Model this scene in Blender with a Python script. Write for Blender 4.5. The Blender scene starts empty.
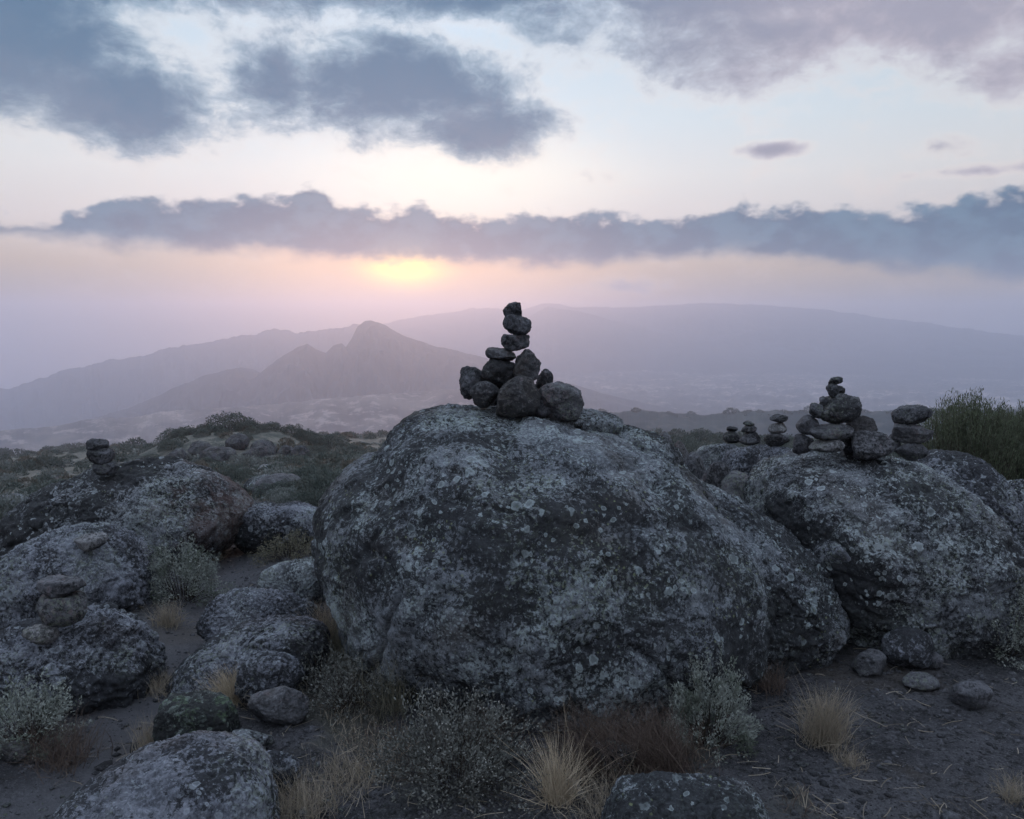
import bpy, bmesh, math, random
import numpy as np
from mathutils import Vector, Matrix

SC = bpy.context.scene
COL = SC.collection
F = 804.0
PITCH = math.radians(6.5)
CAMZ = 1.6
rad = math.radians

# ------------------------------------------------------------------ noise
_rng = np.random.RandomState(7)
_PERM = np.concatenate([_rng.permutation(256)] * 3)
_G = _rng.normal(size=(256, 3)); _G /= np.linalg.norm(_G, axis=1)[:, None]

def pnoise(P, seed=0):
    P = np.asarray(P, float) + seed * 17.137
    i = np.floor(P).astype(np.int64); f = P - i; i &= 255
    u = f * f * f * (f * (f * 6 - 15) + 10)
    res = 0
    for dx in (0, 1):
        wx = u[:, 0] if dx else 1 - u[:, 0]
        for dy in (0, 1):
            wy = u[:, 1] if dy else 1 - u[:, 1]
            for dz in (0, 1):
                wz = u[:, 2] if dz else 1 - u[:, 2]
                h = _PERM[_PERM[_PERM[(i[:, 0] + dx) & 255] + ((i[:, 1] + dy) & 255)] + ((i[:, 2] + dz) & 255)]
                g = _G[h]
                d = g[:, 0] * (f[:, 0] - dx) + g[:, 1] * (f[:, 1] - dy) + g[:, 2] * (f[:, 2] - dz)
                res = res + wx * wy * wz * d
    return res * 1.6

def fbm(P, octv=5, seed=0, gain=0.5, ridged=False):
    P = np.asarray(P, float); a = 1.0; s = 0.0; tot = 0.0
    for o in range(octv):
        n = pnoise(P * (2.03 ** o), seed + o * 3.7)
        if ridged: n = 1 - 2 * np.abs(n)
        s = s + a * n; tot += a; a *= gain
    return s / tot

def n2(x, y, sc, octv=4, seed=0, ridged=False, gain=0.5):
    x = np.asarray(x, float); y = np.asarray(y, float)
    sh = np.broadcast(x, y).shape
    x, y = np.broadcast_arrays(x, y)
    P = np.stack([x.ravel() * sc, y.ravel() * sc, np.full(x.size, 0.37 + seed)], 1)
    return fbm(P, octv, seed, gain, ridged).reshape(sh)

def sstep(a, b, x):
    t = np.clip((np.asarray(x, float) - a) / (b - a), 0, 1)
    return t * t * (3 - 2 * t)

# ------------------------------------------------------------------ camera mapping
_f = np.array([0, math.cos(PITCH), -math.sin(PITCH)])
_u = np.array([0, math.sin(PITCH), math.cos(PITCH)])
_r = np.array([1.0, 0, 0])
def ray(px, py):
    return _f + _r * ((px - 512) / F) + _u * ((409.5 - py) / F)
def P(px, py, Y):
    d = ray(px, py)
    return np.array([0, 0, CAMZ]) + d * (Y / d[1])
def pxw(w, Y):            # metres spanned by w pixels at depth Y
    return w / F * Y * 1.0

# ------------------------------------------------------------------ terrain heights
K = .55    # far relief scale
_PR = np.array([0, 6.0, 9, 14, 25, 60, 150, 400, 600, 1260 * K, 2200 * K, 3000 * K, 5000 * K, 14500. * K])
_PZ = np.array([0, 0.0, -.28, -1.4, -3.5, -8.9, -20.8, -58, -98, -275 * K, -450 * K, -500 * K, -520 * K, -520. * K])
def H(x, y, fine=True):
    x = np.asarray(x, float); y = np.asarray(y, float)
    r = np.hypot(x, y)
    az = np.degrees(np.arctan2(x, y))
    z = np.interp(r, _PR, _PZ)
    # west side falls into a deeper valley
    z = z - K * 950 * (sstep(-17, -36, az) + sstep(45, 75, np.abs(az))) * sstep(3200 * K, 9000 * K, r)
    # rolling ground
    amp = np.interp(r, [0, 5, 12, 40, 150, 600, 3000, 14000], [.015, .03, .10, .4, 1.0, 3.0, 14, 20])
    z = z + amp * n2(x, y, 1 / 26.0, 4, 1) * 1.3 * (r > 4)
    z = z + amp * .35 * n2(x, y, 1 / 5.0, 3, 2)
    if fine:
        k = np.clip(1 - r / 30, 0, 1)
        z = z + k * (.022 * n2(x, y, 1.6, 4, 3) + .012 * n2(x, y, 7, 3, 4))
    # rocky knoll on the left
    kx, ky = -25.5, 74.0
    e = ((x - kx) / 7.6) ** 2 + ((y - ky) / 9.0) ** 2
    e2 = ((x + 25.0) / 8.5) ** 2 + ((y - 73) / 9.0) ** 2
    z = z + 1.9 * np.exp(-e ** 2.2) + .8 * np.exp(-e2)
    # nearer bank at the right behind the boulders
    z = z + .55 * np.exp(-(((x - 6.0) / 3.2) ** 2 + ((y - 9.5) / 2.6) ** 2))
    # the trodden path, slightly hollow
    pxs = np.interp(y, [1.5, 2.6, 3.6, 4.6, 6.2, 8, 11], [-1.6, -1.5, -1.45, -1.75, -2.35, -2.9, -4.4])
    z = z - .07 * np.exp(-((x - pxs) / .28) ** 2) * sstep(13, 8, y) * (y > 0)
    return z
def Hs(x, y): return float(H(np.array([x]), np.array([y]))[0])
def ground(px, py):
    d = ray(px, py); o = np.array([0, 0, CAMZ])
    t = 1.0
    while t < 600:
        p = o + d * t
        if p[2] <= Hs(p[0], p[1]):
            lo, hi = t / 1.02, t
            for _ in range(14):
                m = (lo + hi) / 2; p = o + d * m
                if p[2] <= Hs(p[0], p[1]): hi = m
                else: lo = m
            return o + d * hi
        t *= 1.02
    return o + d * t

# ------------------------------------------------------------------ object helpers
def mesh_from(name, V, Fc, mat, smooth=True, attrs=None):
    """V (n,3); Fc a list of (m,k) index arrays"""
    me = bpy.data.meshes.new(name)
    V = np.ascontiguousarray(V, dtype=np.float32)
    if not isinstance(Fc, (list, tuple)): Fc = [Fc]
    Fc = [np.asarray(f, dtype=np.int32) for f in Fc if len(f)]
    nl = sum(f.size for f in Fc); nf = sum(len(f) for f in Fc)
    me.vertices.add(len(V)); me.vertices.foreach_set('co', V.ravel())
    me.loops.add(nl); me.polygons.add(nf)
    me.loops.foreach_set('vertex_index', np.concatenate([f.ravel() for f in Fc]))
    starts = []; tots = []; s = 0
    for f in Fc:
        k = f.shape[1]
        starts.append(s + np.arange(len(f)) * k); tots.append(np.full(len(f), k)); s += f.size
    me.polygons.foreach_set('loop_start', np.concatenate(starts).astype(np.int32))
    me.polygons.foreach_set('loop_total', np.concatenate(tots).astype(np.int32))
    if smooth: me.polygons.foreach_set('use_smooth', np.ones(nf, dtype=bool))
    if attrs:
        for k, v in attrs.items():
            a = me.attributes.new(k, 'FLOAT', 'POINT'); a.data.foreach_set('value', np.asarray(v, dtype=np.float32))
    me.update(calc_edges=True)
    if mat: me.materials.append(mat)
    return me

def link(name, me, parent=None, loc=(0, 0, 0), rz=0):
    o = bpy.data.objects.new(name, me); COL.objects.link(o)
    o.location = tuple(float(v) for v in loc); o.rotation_euler = (0, 0, rz)
    if parent: o.parent = parent
    return o
def tag(o, label=None, cat=None, group=None, kind=None):
    if label: o['label'] = label
    if cat: o['category'] = cat
    if group: o['group'] = group
    if kind: o['kind'] = kind
    return o
def copy_tree(o, parent=None):
    c = o.copy(); COL.objects.link(c); c.parent = parent
    for ch in list(o.children): copy_tree(ch, c)
    return c

# ------------------------------------------------------------------ node maths
class NT:
    def __init__(s, tree): s.t = tree; s.n = tree.nodes; s.l = tree.links
    def new(s, typ, **kw):
        nd = s.n.new(typ)
        for k, v in kw.items(): setattr(nd, k, v)
        return nd
    def put(s, sock, v):
        if isinstance(v, bpy.types.NodeSocket): s.l.new(v, sock)
        else: sock.default_value = v
    def m(s, op, a, b=None, c=None, clamp=False):
        nd = s.new('ShaderNodeMath', operation=op, use_clamp=clamp)
        s.put(nd.inputs[0], a)
        if b is not None: s.put(nd.inputs[1], b)
        if c is not None: s.put(nd.inputs[2], c)
        return nd.outputs[0]
    def add(s, a, b): return s.m('ADD', a, b)
    def sub(s, a, b): return s.m('SUBTRACT', a, b)
    def mul(s, a, b): return s.m('MULTIPLY', a, b)
    def step(s, x, a, b, lo=0.0, hi=1.0):
        nd = s.new('ShaderNodeMapRange', interpolation_type='SMOOTHSTEP')
        s.put(nd.inputs['Value'], x); s.put(nd.inputs['From Min'], a); s.put(nd.inputs['From Max'], b)
        s.put(nd.inputs['To Min'], lo); s.put(nd.inputs['To Max'], hi)
        return nd.outputs[0]
    def noise(s, vec, scale, detail=4, rough=.55, dist=0.0, col=False):
        nd = s.new('ShaderNodeTexNoise')
        if vec is not None: s.l.new(vec, nd.inputs['Vector'])
        nd.inputs['Scale'].default_value = scale; nd.inputs['Detail'].default_value = detail
        nd.inputs['Roughness'].default_value = rough; nd.inputs['Distortion'].default_value = dist
        return nd.outputs['Color' if col else 'Fac']
    def voro(s, vec, scale, out='Distance', feat='F1'):
        nd = s.new('ShaderNodeTexVoronoi', feature=feat)
        s.l.new(vec, nd.inputs['Vector']); nd.inputs['Scale'].default_value = scale
        return nd.outputs[out]
    def mix(s, f, a, b, mode='MIX'):
        nd = s.new('ShaderNodeMix', data_type='RGBA', blend_type=mode, clamp_factor=True)
        s.put(nd.inputs[0], f)
        for k, v in ((6, a), (7, b)):
            s.put(nd.inputs[k], v if isinstance(v, bpy.types.NodeSocket) else (*v[:3], 1))
        return nd.outputs[2]
    def ramp(s, x, stops, interp='LINEAR'):
        nd = s.new('ShaderNodeValToRGB'); cr = nd.color_ramp; cr.interpolation = interp
        s.put(nd.inputs[0], x)
        while len(cr.elements) < len(stops): cr.elements.new(.5)
        for e, (p, c) in zip(cr.elements, stops):
            e.position = p; e.color = (*c, 1) if isinstance(c, tuple) else (c, c, c, 1)
        return nd.outputs[0]
    def comb(s, x, y, z):
        nd = s.new('ShaderNodeCombineXYZ')
        for k, v in enumerate((x, y, z)): s.put(nd.inputs[k], v)
        return nd.outputs[0]

def material(name):
    m = bpy.data.materials.new(name); m.use_nodes = True
    m.node_tree.nodes.clear()
    t = NT(m.node_tree)
    out = t.new('ShaderNodeOutputMaterial'); b = t.new('ShaderNodeBsdfPrincipled')
    t.l.new(b.outputs[0], out.inputs['Surface'])
    b.inputs['Roughness'].default_value = .9
    b.inputs['Specular IOR Level'].default_value = .25
    return m, t, b
def bump(t, b, hsock, strength, dist, prev=None):
    nd = t.new('ShaderNodeBump'); nd.inputs['Strength'].default_value = strength; nd.inputs['Distance'].default_value = dist
    t.l.new(hsock, nd.inputs['Height'])
    if prev: t.l.new(prev, nd.inputs['Normal'])
    t.l.new(nd.outputs[0], b.inputs['Normal'])
    return nd.outputs[0]

# ------------------------------------------------------------------ materials
def rock_mat(name, dark, mid, pale, pale_amt=.5, black_amt=.4, speck=.3, tint=(.09, .065, .045), tint_amt=.3, rust=0.0, bs=1.0, green=0.0):
    m, t, b = material(name)
    tc = t.new('ShaderNodeTexCoord').outputs['Object']
    oi = t.new('ShaderNodeObjectInfo').outputs['Random']
    vm = t.new('ShaderNodeVectorMath', operation='ADD'); t.l.new(tc, vm.inputs[0])
    t.l.new(t.comb(t.mul(oi, 37.0), t.mul(oi, 91.0), t.mul(oi, 13.0)), vm.inputs[1])
    v = vm.outputs[0]
    warp = t.noise(v, 5, 3, .6, col=True)
    wv = t.new('ShaderNodeVectorMath', operation='MULTIPLY_ADD')
    t.l.new(warp, wv.inputs[0]); wv.inputs[1].default_value = (.05, .05, .05); t.l.new(v, wv.inputs[2])
    w = wv.outputs[0]
    big = t.noise(v, 1.7, 3, .6)
    n1 = t.noise(w, 9, 8, .72)
    c = t.mix(t.step(n1, .38, .60), dark, mid)
    c = t.mix(t.mul(t.step(t.noise(w, 62, 6, .75), .50, .60), .38), c, tuple(1.75 * q for q in mid))
    c = t.mix(t.mul(t.step(t.noise(w, 70, 6, .75), .50, .41), .60), c, tuple(.45 * q for q in dark))
    c = t.mix(t.mul(t.step(t.noise(v, 2.6, 4, .6), .5, .68), tint_amt), c, tint)
    # large lichen zones that break into small thalli
    zone = t.noise(w, 4.2, 6, .68)
    fine = t.noise(w, 78, 6, .72)
    cell = t.voro(w, 75)
    lm = t.add(t.mul(zone, .75), t.mul(fine, .62))
    lm = t.sub(lm, t.mul(cell, .22))
    bigz = t.noise(v, 1.25, 4, .6)
    lm = t.add(lm, t.mul(t.sub(bigz, .5), .10))
    pm = t.step(lm, .700 - .12 * pale_amt, .750 - .11 * pale_amt)
    pcol = t.mix(t.noise(w, 11, 4, .6), tuple(.62 * p for p in pale), pale)
    c = t.mix(t.mul(pm, .35 + .5 * pale_amt), c, pcol)
    c = t.mix(t.mul(t.mul(t.step(t.noise(v, 2.1, 4, .6), .50, .62), t.step(t.noise(w, 58, 5, .7), .50, .58)), .45), c, (.19, .22, .16))
    # bright flecks
    f2 = t.noise(w, 135, 3, .6)
    fm = t.mul(t.step(f2, .60, .68), t.step(big, .40, .60))
    c = t.mix(t.mul(fm, .7 * pale_amt), c, tuple(min(.5, 1.45 * p) for p in pale))
    # dark crusts and pits
    dk = t.sub(t.add(t.mul(t.noise(w, 2.3, 5, .65), .6), t.mul(t.noise(w, 50, 6, .75), .72)), t.mul(t.sub(bigz, .5), .45))
    dm = t.step(dk, .700 - .09 * black_amt, .730 - .085 * black_amt)
    c = t.mix(t.mul(dm, .65 + .3 * black_amt), c, (.012, .012, .014))
    # round thalli of two sizes, pale rim and duller middle
    for sc_, th_, amt in ((17, .50, .75), (34, .60, .8)):
        vt = t.new('ShaderNodeTexVoronoi'); t.l.new(w, vt.inputs['Vector']); vt.inputs['Scale'].default_value = sc_
        wob = t.mul(t.sub(t.noise(w, sc_ * 2.6, 3, .6), .5), .42)
        dd = t.add(vt.outputs['Distance'], wob)
        rr_ = t.new('ShaderNodeSeparateColor'); t.l.new(vt.outputs['Color'], rr_.inputs[0])
        rad_ = t.mul(rr_.outputs[1], .46)
        disc = t.mul(t.step(t.sub(rad_, dd), .0, .05), t.step(rr_.outputs[0], th_, th_ + .04))
        disc = t.mul(disc, t.step(t.noise(v, 2.4, 3, .6), .42, .56))
        core = t.step(t.sub(rad_, dd), .08, .20)
        lc = t.mix(core, tuple(min(.55, 1.1 * p) for p in pale), tuple(.62 * p for p in pale))
        c = t.mix(t.mul(disc, amt * pale_amt), c, lc)
    # yellow green spots
    vc = t.new('ShaderNodeTexVoronoi'); t.l.new(w, vc.inputs['Vector']); vc.inputs['Scale'].default_value = 48
    sp = t.mul(t.step(vc.outputs['Distance'], .30, .16), t.step(vc.outputs['Color'], .74 - .2 * speck, .82 - .2 * speck))
    sp = t.mul(sp, t.step(t.noise(v, 4.0, 3, .5), .48, .6))
    c = t.mix(t.mul(sp, speck), c, (.22, .25, .13))
    if green:
        gm = t.mul(t.step(t.noise(w, 9, 6, .7), .5, .6), t.step(fine, .42, .6))
        c = t.mix(t.mul(gm, green), c, (.10, .15, .085))
    if rust:
        sx = t.new('ShaderNodeSeparateXYZ'); t.l.new(tc, sx.inputs[0])
        rm = t.mul(t.step(t.add(sx.outputs[0], t.mul(t.noise(w, 7, 7, .75), 1.2)), 1.28, 1.50), rust)
        c = t.mix(t.mul(rm, t.step(fine, .38, .6, .35, 1.0)), c, (.070, .042, .038))
    t.l.new(c, b.inputs['Base Color'])
    p = bump(t, b, t.noise(w, 14, 8, .72), .55 * bs, .03)
    p = bump(t, b, t.noise(w, 70, 5, .7), .8 * bs, .008, p)
    bump(t, b, t.add(pm, t.mul(dm, -1.2)), .5 * bs, .006, p)
    return m

M = {}
M['boulder'] = rock_mat('lichen_boulder', (.058, .063, .074), (.165, .177, .200), (.38, .435, .455), .66, .64, .6, (.055, .043, .034), .5)
M['boulder_dark'] = rock_mat('dark_lichen_boulder', (.052, .055, .064), (.155, .163, .183), (.38, .42, .44), .8, .68, .5, (.05, .04, .032), .4)
M['boulder_rust'] = rock_mat('rust_sided_boulder', (.055, .057, .066), (.165, .17, .19), (.36, .39, .42), .8, .8, .4, (.06, .045, .035), .4, rust=.85)
M['boulder_grey'] = rock_mat('weathered_grey_rock', (.062, .065, .080), (.175, .182, .215), (.34, .37, .41), .65, .62, .2, (.07, .055, .045), .3)
M['boulder_green'] = rock_mat('green_lichen_rock', (.05, .054, .054), (.12, .13, .13), (.28, .34, .30), .6, .6, .6, (.05, .045, .03), .3, green=.8)
M['stone'] = rock_mat('cairn_stone', (.050, .050, .056), (.120, .119, .131), (.22, .165, .175), .35, .3, .1, (.07, .056, .047), .5, bs=.8)
M['stone_pale'] = rock_mat('pale_cairn_stone', (.10, .098, .102), (.20, .196, .205), (.28, .28, .29), .2, .05, .05, (.12, .10, .085), .4, bs=.6)
M['stone_dark'] = rock_mat('dark_cairn_stone', (.042, .042, .048), (.10, .099, .112), (.13, .135, .145), .3, .35, .1, (.05, .04, .034), .4, bs=.9)

def leaf_mat(name, c1, c2, c3=None, sc=9, trans=.15):
    m, t, b = material(name)
    g = t.new('ShaderNodeNewGeometry')
    rnd = g.outputs['Random Per Island']
    pos = t.new('ShaderNodeTexCoord').outputs['Object']
    c = t.mix(rnd, c1, c2)
    if c3: c = t.mix(t.step(t.noise(pos, sc, 3, .6), .48, .62), c, c3)
    t.l.new(c, b.inputs['Base Color'])
    b.inputs['Roughness'].default_value = .75
    out = [n for n in t.n if n.type == 'OUTPUT_MATERIAL'][0]
    tr = t.new('ShaderNodeBsdfTranslucent'); t.l.new(c, tr.inputs['Color'])
    mx = t.new('ShaderNodeMixShader'); mx.inputs[0].default_value = trans
    t.l.new(b.outputs[0], mx.inputs[1]); t.l.new(tr.outputs[0], mx.inputs[2]); t.l.new(mx.outputs[0], out.inputs['Surface'])
    return m
M['straw'] = leaf_mat('dry_straw', (.33, .265, .19), (.56, .47, .36))
M['straw_dull'] = leaf_mat('dull_straw', (.21, .175, .135), (.40, .34, .27))
M['russet'] = leaf_mat('russet_grass', (.08, .058, .050), (.17, .128, .108))
M['greenstraw'] = leaf_mat('green_straw', (.12, .115, .085), (.21, .19, .145))
M['silver'] = leaf_mat('silver_leaf', (.17, .185, .17), (.32, .34, .31), (.11, .125, .10))
M['silverdark'] = leaf_mat('grey_bud_leaf', (.08, .083, .078), (.22, .222, .205), (.065, .063, .058))
M['bud'] = leaf_mat('pale_bud', (.24, .235, .22), (.40, .39, .36))
M['twig'] = leaf_mat('dry_twig', (.028, .021, .017), (.065, .05, .04), trans=0)
M['heath'] = leaf_mat('heath_leaf', (.058, .074, .068), (.125, .140, .128), (.095, .10, .088), 1.4)
M['heath_grey'] = leaf_mat('grey_heath_leaf', (.12, .135, .13), (.23, .245, .235), (.13, .13, .12), 1.6)
M['heath_brown'] = leaf_mat('brown_heath_leaf', (.09, .078, .066), (.165, .145, .122), (.10, .098, .078), 1.5)
M['erica'] = leaf_mat('giant_heath_leaf', (.065, .080, .050), (.145, .162, .105), (.085, .092, .062), 3)

# ground
def ground_mat():
    m, t, b = material('moorland_ground')
    g = t.new('ShaderNodeNewGeometry').outputs['Position']
    at = t.new('ShaderNodeAttribute', attribute_name='veg').outputs['Fac']
    dist = t.new('ShaderNodeAttribute', attribute_name='far').outputs['Fac']
    # dark volcanic soil
    s = t.mix(t.step(t.noise(g, 3, 6, .65), .35, .65), (.040, .039, .045), (.115, .112, .126))
    s = t.mix(t.mul(t.step(t.noise(g, 45, 5, .7), .52, .62), .6), s, (.14, .137, .15))
    s = t.mix(t.mul(t.step(t.noise(g, 24, 6, .75), .47, .40), .85), s, (.018, .017, .019))
    s = t.mix(t.mul(t.step(t.noise(g, 110, 4, .7), .56, .66), .7), s, (.21, .205, .22))
    s = t.mix(t.mul(t.step(t.noise(g, 90, 4, .7), .45, .36), .8), s, (.02, .019, .021))
    pa = t.new('ShaderNodeAttribute', attribute_name='path').outputs['Fac']
    s = t.mix(t.mul(pa, .7), s, (.150, .148, .165))
    s = t.mix(t.mul(t.step(t.noise(g, .9, 4, .6), .56, .68), .35), s, (.10, .075, .052))
    # vegetated moor
    v = t.mix(t.step(t.noise(g, .9, 6, .7), .4, .62), (.060, .066, .060), (.16, .15, .13))
    v = t.mix(t.mul(t.step(t.noise(g, .35, 6, .75), .58, .66), .55), v, (.30, .27, .24))
    v = t.mix(t.mul(t.step(t.noise(g, 9, 4, .7), .5, .62), .5), v, (.05, .048, .04))
    near = t.mix(at, s, v)
    # far plateau: pale grass, dark heath, bare ground stretched into bands by the view
    f = t.mix(t.step(t.noise(g, .0065, 9, .72), .42, .58), (.035, .037, .045), (.13, .11, .10))
    f = t.mix(t.mul(t.step(t.noise(g, .016, 8, .75), .52, .58), .95), f, (.48, .39, .36))
    f = t.mix(t.mul(t.step(t.noise(g, .0022, 6, .65), .48, .58), .75), f, (.03, .034, .04))
    c = t.mix(dist, near, f)
    t.l.new(c, b.inputs['Base Color'])
    p = bump(t, b, t.noise(g, 18, 8, .78), 1.0, .05)
    bump(t, b, t.noise(g, 95, 4, .75), 1.0, .014, p)
    return m
M['ground'] = ground_mat()
def far_mat(name, c1, c2, c3, s1=.006, s2=.02, amt=.6):
    m, t, b = material(name)
    g = t.new('ShaderNodeNewGeometry').outputs['Position']
    c = t.mix(t.step(t.noise(g, s1, 8, .7), .4, .6), c1, c2)
    c = t.mix(t.mul(t.step(t.noise(g, s2, 6, .75), .53, .60), amt), c, c3)
    t.l.new(c, b.inputs['Base Color']); b.inputs['Roughness'].default_value = 1
    return m
M['mount'] = far_mat('mountain_rock', (.030, .030, .036), (.060, .056, .060), (.10, .085, .075), .004, .012, .3)
M['spur'] = far_mat('pale_heath_slope', (.030, .030, .036), (.13, .11, .10), (.34, .28, .26), .010, .028, .75)
M['rise'] = far_mat('wooded_rise', (.020, .030, .036), (.045, .055, .056), (.12, .11, .10), .02, .05, .4)
# ------------------------------------------------------------------ rock generator
_ICO = {}
def relief(V, k, S, seed, flake, crack):
    """spalled plates with steep little edges, and thin meandering cracks"""
    q = (fbm(V * k * 1.25 + 5, 5, seed + 51, .52) + .7) * 4.0
    st = np.floor(q) + sstep(.40, .62, q - np.floor(q))
    d = flake * S * (st - q)
    Wp = V * k + .35 * np.stack([pnoise(V * k * 3, seed + 61), pnoise(V * k * 3, seed + 62), pnoise(V * k * 3, seed + 63)], 1)
    c1 = np.abs(pnoise(Wp * 1.0, seed + 71)); m1 = sstep(-.05, .25, pnoise(V * k * 1.1, seed + 72))
    c2 = np.abs(pnoise(Wp * 2.3, seed + 73)); m2 = sstep(.0, .3, pnoise(V * k * 1.7, seed + 74))
    d = d - crack * S * (np.exp(-(c1 / .022) ** 2) * m1 + .6 * np.exp(-(c2 / .035) ** 2) * m2)
    return d
def ico(sub):
    if sub not in _ICO:
        bm = bmesh.new(); bmesh.ops.create_icosphere(bm, subdivisions=min(sub, 4), radius=1)
        V = np.array([v.co[:] for v in bm.verts]); Fc = np.array([[v.index for v in f.verts] for f in bm.faces]); bm.free()
        for _ in range(sub - 4):
            E = np.concatenate([Fc[:, [0, 1]], Fc[:, [1, 2]], Fc[:, [2, 0]]]); E.sort(axis=1)
            U, inv = np.unique(E, axis=0, return_inverse=True); inv = inv.ravel()
            mid = (V[U[:, 0]] + V[U[:, 1]]); mid /= np.linalg.norm(mid, axis=1)[:, None]
            n = len(V); m = len(Fc)
            a, b_, c = inv[:m] + n, inv[m:2 * m] + n, inv[2 * m:] + n
            V = np.concatenate([V, mid])
            Fc = np.concatenate([np.stack([Fc[:, 0], a, c], 1), np.stack([Fc[:, 1], b_, a], 1), np.stack([Fc[:, 2], c, b_], 1), np.stack([a, b_, c], 1)])
        V /= np.linalg.norm(V, axis=1)[:, None]
        _ICO[sub] = (V, Fc)
    return _ICO[sub]

def rock_verts(R, sub=5, seed=0, nplanes=6, cut=(.72, .95), lobes=None, planes=None, p=9, rough=.06, low=.10, pit=.0, fit=True, rot=0, tilt=0, fq=1.0, soft=12, sq=2.0, flake=.035, crack=.05):
    """star shaped rock: lobes united, planes cut, then layered noise. R radii in metres."""
    D, Fc = ico(sub)
    rnd = np.random.RandomState(seed * 13 + 5)
    R = np.array(R, float)
    # unit-space: work on directions scaled by R
    L = [((0, 0, 0), (1, 1, 1))] + [l for l in (lobes or [])]
    Ds = (np.abs(D) ** sq).sum(1) ** (-1 / sq)
    acc = 0
    for c, q in L:
        c = np.array(c, float); q = np.array(q, float)
        A = ((D / q) ** 2).sum(1); B = (D * c / q ** 2).sum(1); C = ((c / q) ** 2).sum() - 1
        disc = B * B - A * C
        t = np.where(disc > 0, (B + np.sqrt(np.maximum(disc, 0))) / A, 0.02)
        acc = acc + np.maximum(t, .02) ** p
    r = acc ** (1 / p) * Ds
    s = r ** (-soft)
    pl = list(planes or [])
    for _ in range(nplanes):
        n = rnd.normal(size=3); n /= np.linalg.norm(n); pl.append((n, rnd.uniform(*cut)))
    for n, d in pl:
        n = np.array(n, float); n /= np.linalg.norm(n)
        s = s + np.maximum(D @ n / d, 0) ** soft
    r = s ** (-1 / soft)
    V = D * r[:, None] * R
    nrm = D / R; nrm /= np.linalg.norm(nrm, axis=1)[:, None]
    S = float(np.cbrt(np.prod(R)))
    k = fq / S
    V = V + nrm * (S * low * fbm(V * k * .9 + seed, 2, seed))[:, None]
    d = rough * S * fbm(V * k * 2.6, 6, seed + 11, .58)
    if pit:
        q = fbm(V * k * 7, 4, seed + 21, .6)
        d = d - pit * S * np.clip(q - .12, 0, 1)
        q = fbm(V * k * 5, 4, seed + 31, .55, True)
        d = d - pit * .7 * S * np.clip(q - .45, 0, 1)
    d = d + relief(V, k, S, seed, flake, crack)
    V = V + nrm * d[:, None]
    if tilt:
        c, s_ = math.cos(tilt), math.sin(tilt)
        x = V[:, 0] * c + V[:, 2] * s_; z = -V[:, 0] * s_ + V[:, 2] * c
        V = np.stack([x, V[:, 1], z], 1)
    if rot:
        c, s_ = math.cos(rot), math.sin(rot)
        V = np.stack([V[:, 0] * c - V[:, 1] * s_, V[:, 0] * s_ + V[:, 1] * c, V[:, 2]], 1)
    if fit:
        lo, hi = V.min(0), V.max(0)
        V = (V - (lo + hi) / 2)
        if tilt and fit == 1: R = np.array([R[0], R[1], R[2]])
        V = V / ((hi - lo) / 2) * R
    return V, Fc

def outline_verts(pts, c, Y, ry, sub=7, seed=1, rough=.06, low=.06, pit=.05, e=2.3, shrink=.97, S=None, fq=1.0, back=1.0, flake=.035, crack=.05):
    """boulder whose girth follows a traced outline (pixels at depth Y) with its own real depth ry"""
    D, Fc = ico(sub)
    C = P(c[0], c[1], Y)
    W = np.array([P(a, b_, Y) - C for a, b_ in pts])[:, [0, 2]] * shrink
    ph = np.arctan2(W[:, 1], W[:, 0]); rh = np.hypot(W[:, 0], W[:, 1])
    k = np.argsort(ph); ph = ph[k]; rh = rh[k]
    ph = np.concatenate([ph - 2 * math.pi, ph, ph + 2 * math.pi]); rh = np.concatenate([rh] * 3)
    q = np.linspace(-math.pi, math.pi, 721); rq = np.interp(q, ph, rh)
    ker = np.hanning(13); ker /= ker.sum(); rq = np.convolve(np.concatenate([rq[-25:-1], rq, rq[1:25]]), ker, 'same')[24:-24]
    phi = np.arctan2(D[:, 2], D[:, 0]); s = np.hypot(D[:, 0], D[:, 2]); y = D[:, 1]
    rho = np.interp(phi, q, rq)
    mean = rq.mean(); wgt = sstep(0, .55, s); rho = mean * (1 - wgt) * .96 + rho * wgt
    t = (s ** e + np.abs(y) ** e) ** (-1 / e)
    V = np.stack([np.cos(phi) * s * t * rho, y * t * ry * np.where(y > 0, back, 1), np.sin(phi) * s * t * rho], 1)
    R = np.array([rq.mean(), ry, rq.mean()])
    nrm = D / R; nrm /= np.linalg.norm(nrm, axis=1)[:, None]
    S = S or float(np.cbrt(mean * mean * ry)); k = fq / S
    front = np.abs(y)
    V = V + nrm * (S * low * (.25 + 1.3 * front) * fbm(V * k * 1.3 + seed, 3, seed))[:, None]
    d = rough * S * fbm(V * k * 2.8, 7, seed + 11, .60)
    if pit:
        w_ = fbm(V * k * 6, 4, seed + 21, .6); d = d - pit * S * np.clip(w_ - .10, 0, 1)
        w_ = fbm(V * k * 3.2, 5, seed + 31, .55, True); d = d - pit * 1.1 * S * np.clip(w_ - .42, 0, 1)
    d = d + relief(V, k, S, seed, flake, crack)
    V = V + nrm * d[:, None]
    return V, Fc, C
def outlined(name, pts, c, ybase, ry, label, mat, cat='boulder', Y=None, **kw):
    if Y is None: Y = ground(c[0], ybase)[1] + ry * .75
    V, Fc, C = outline_verts(pts, c, Y, ry, **kw)
    o = link(name, mesh_from(name, V, Fc, M[mat]), None, C)
    tag(o, label, cat)
    rx = (V[:, 0].max() - V[:, 0].min()) / 2
    BOULDERS.append((C[0] + (V[:, 0].max() + V[:, 0].min()) / 2, Y, rx * .97, ry * .97, C[2], 1))
    return (C[0], Y, C[2], rx, ry, 1)

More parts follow.
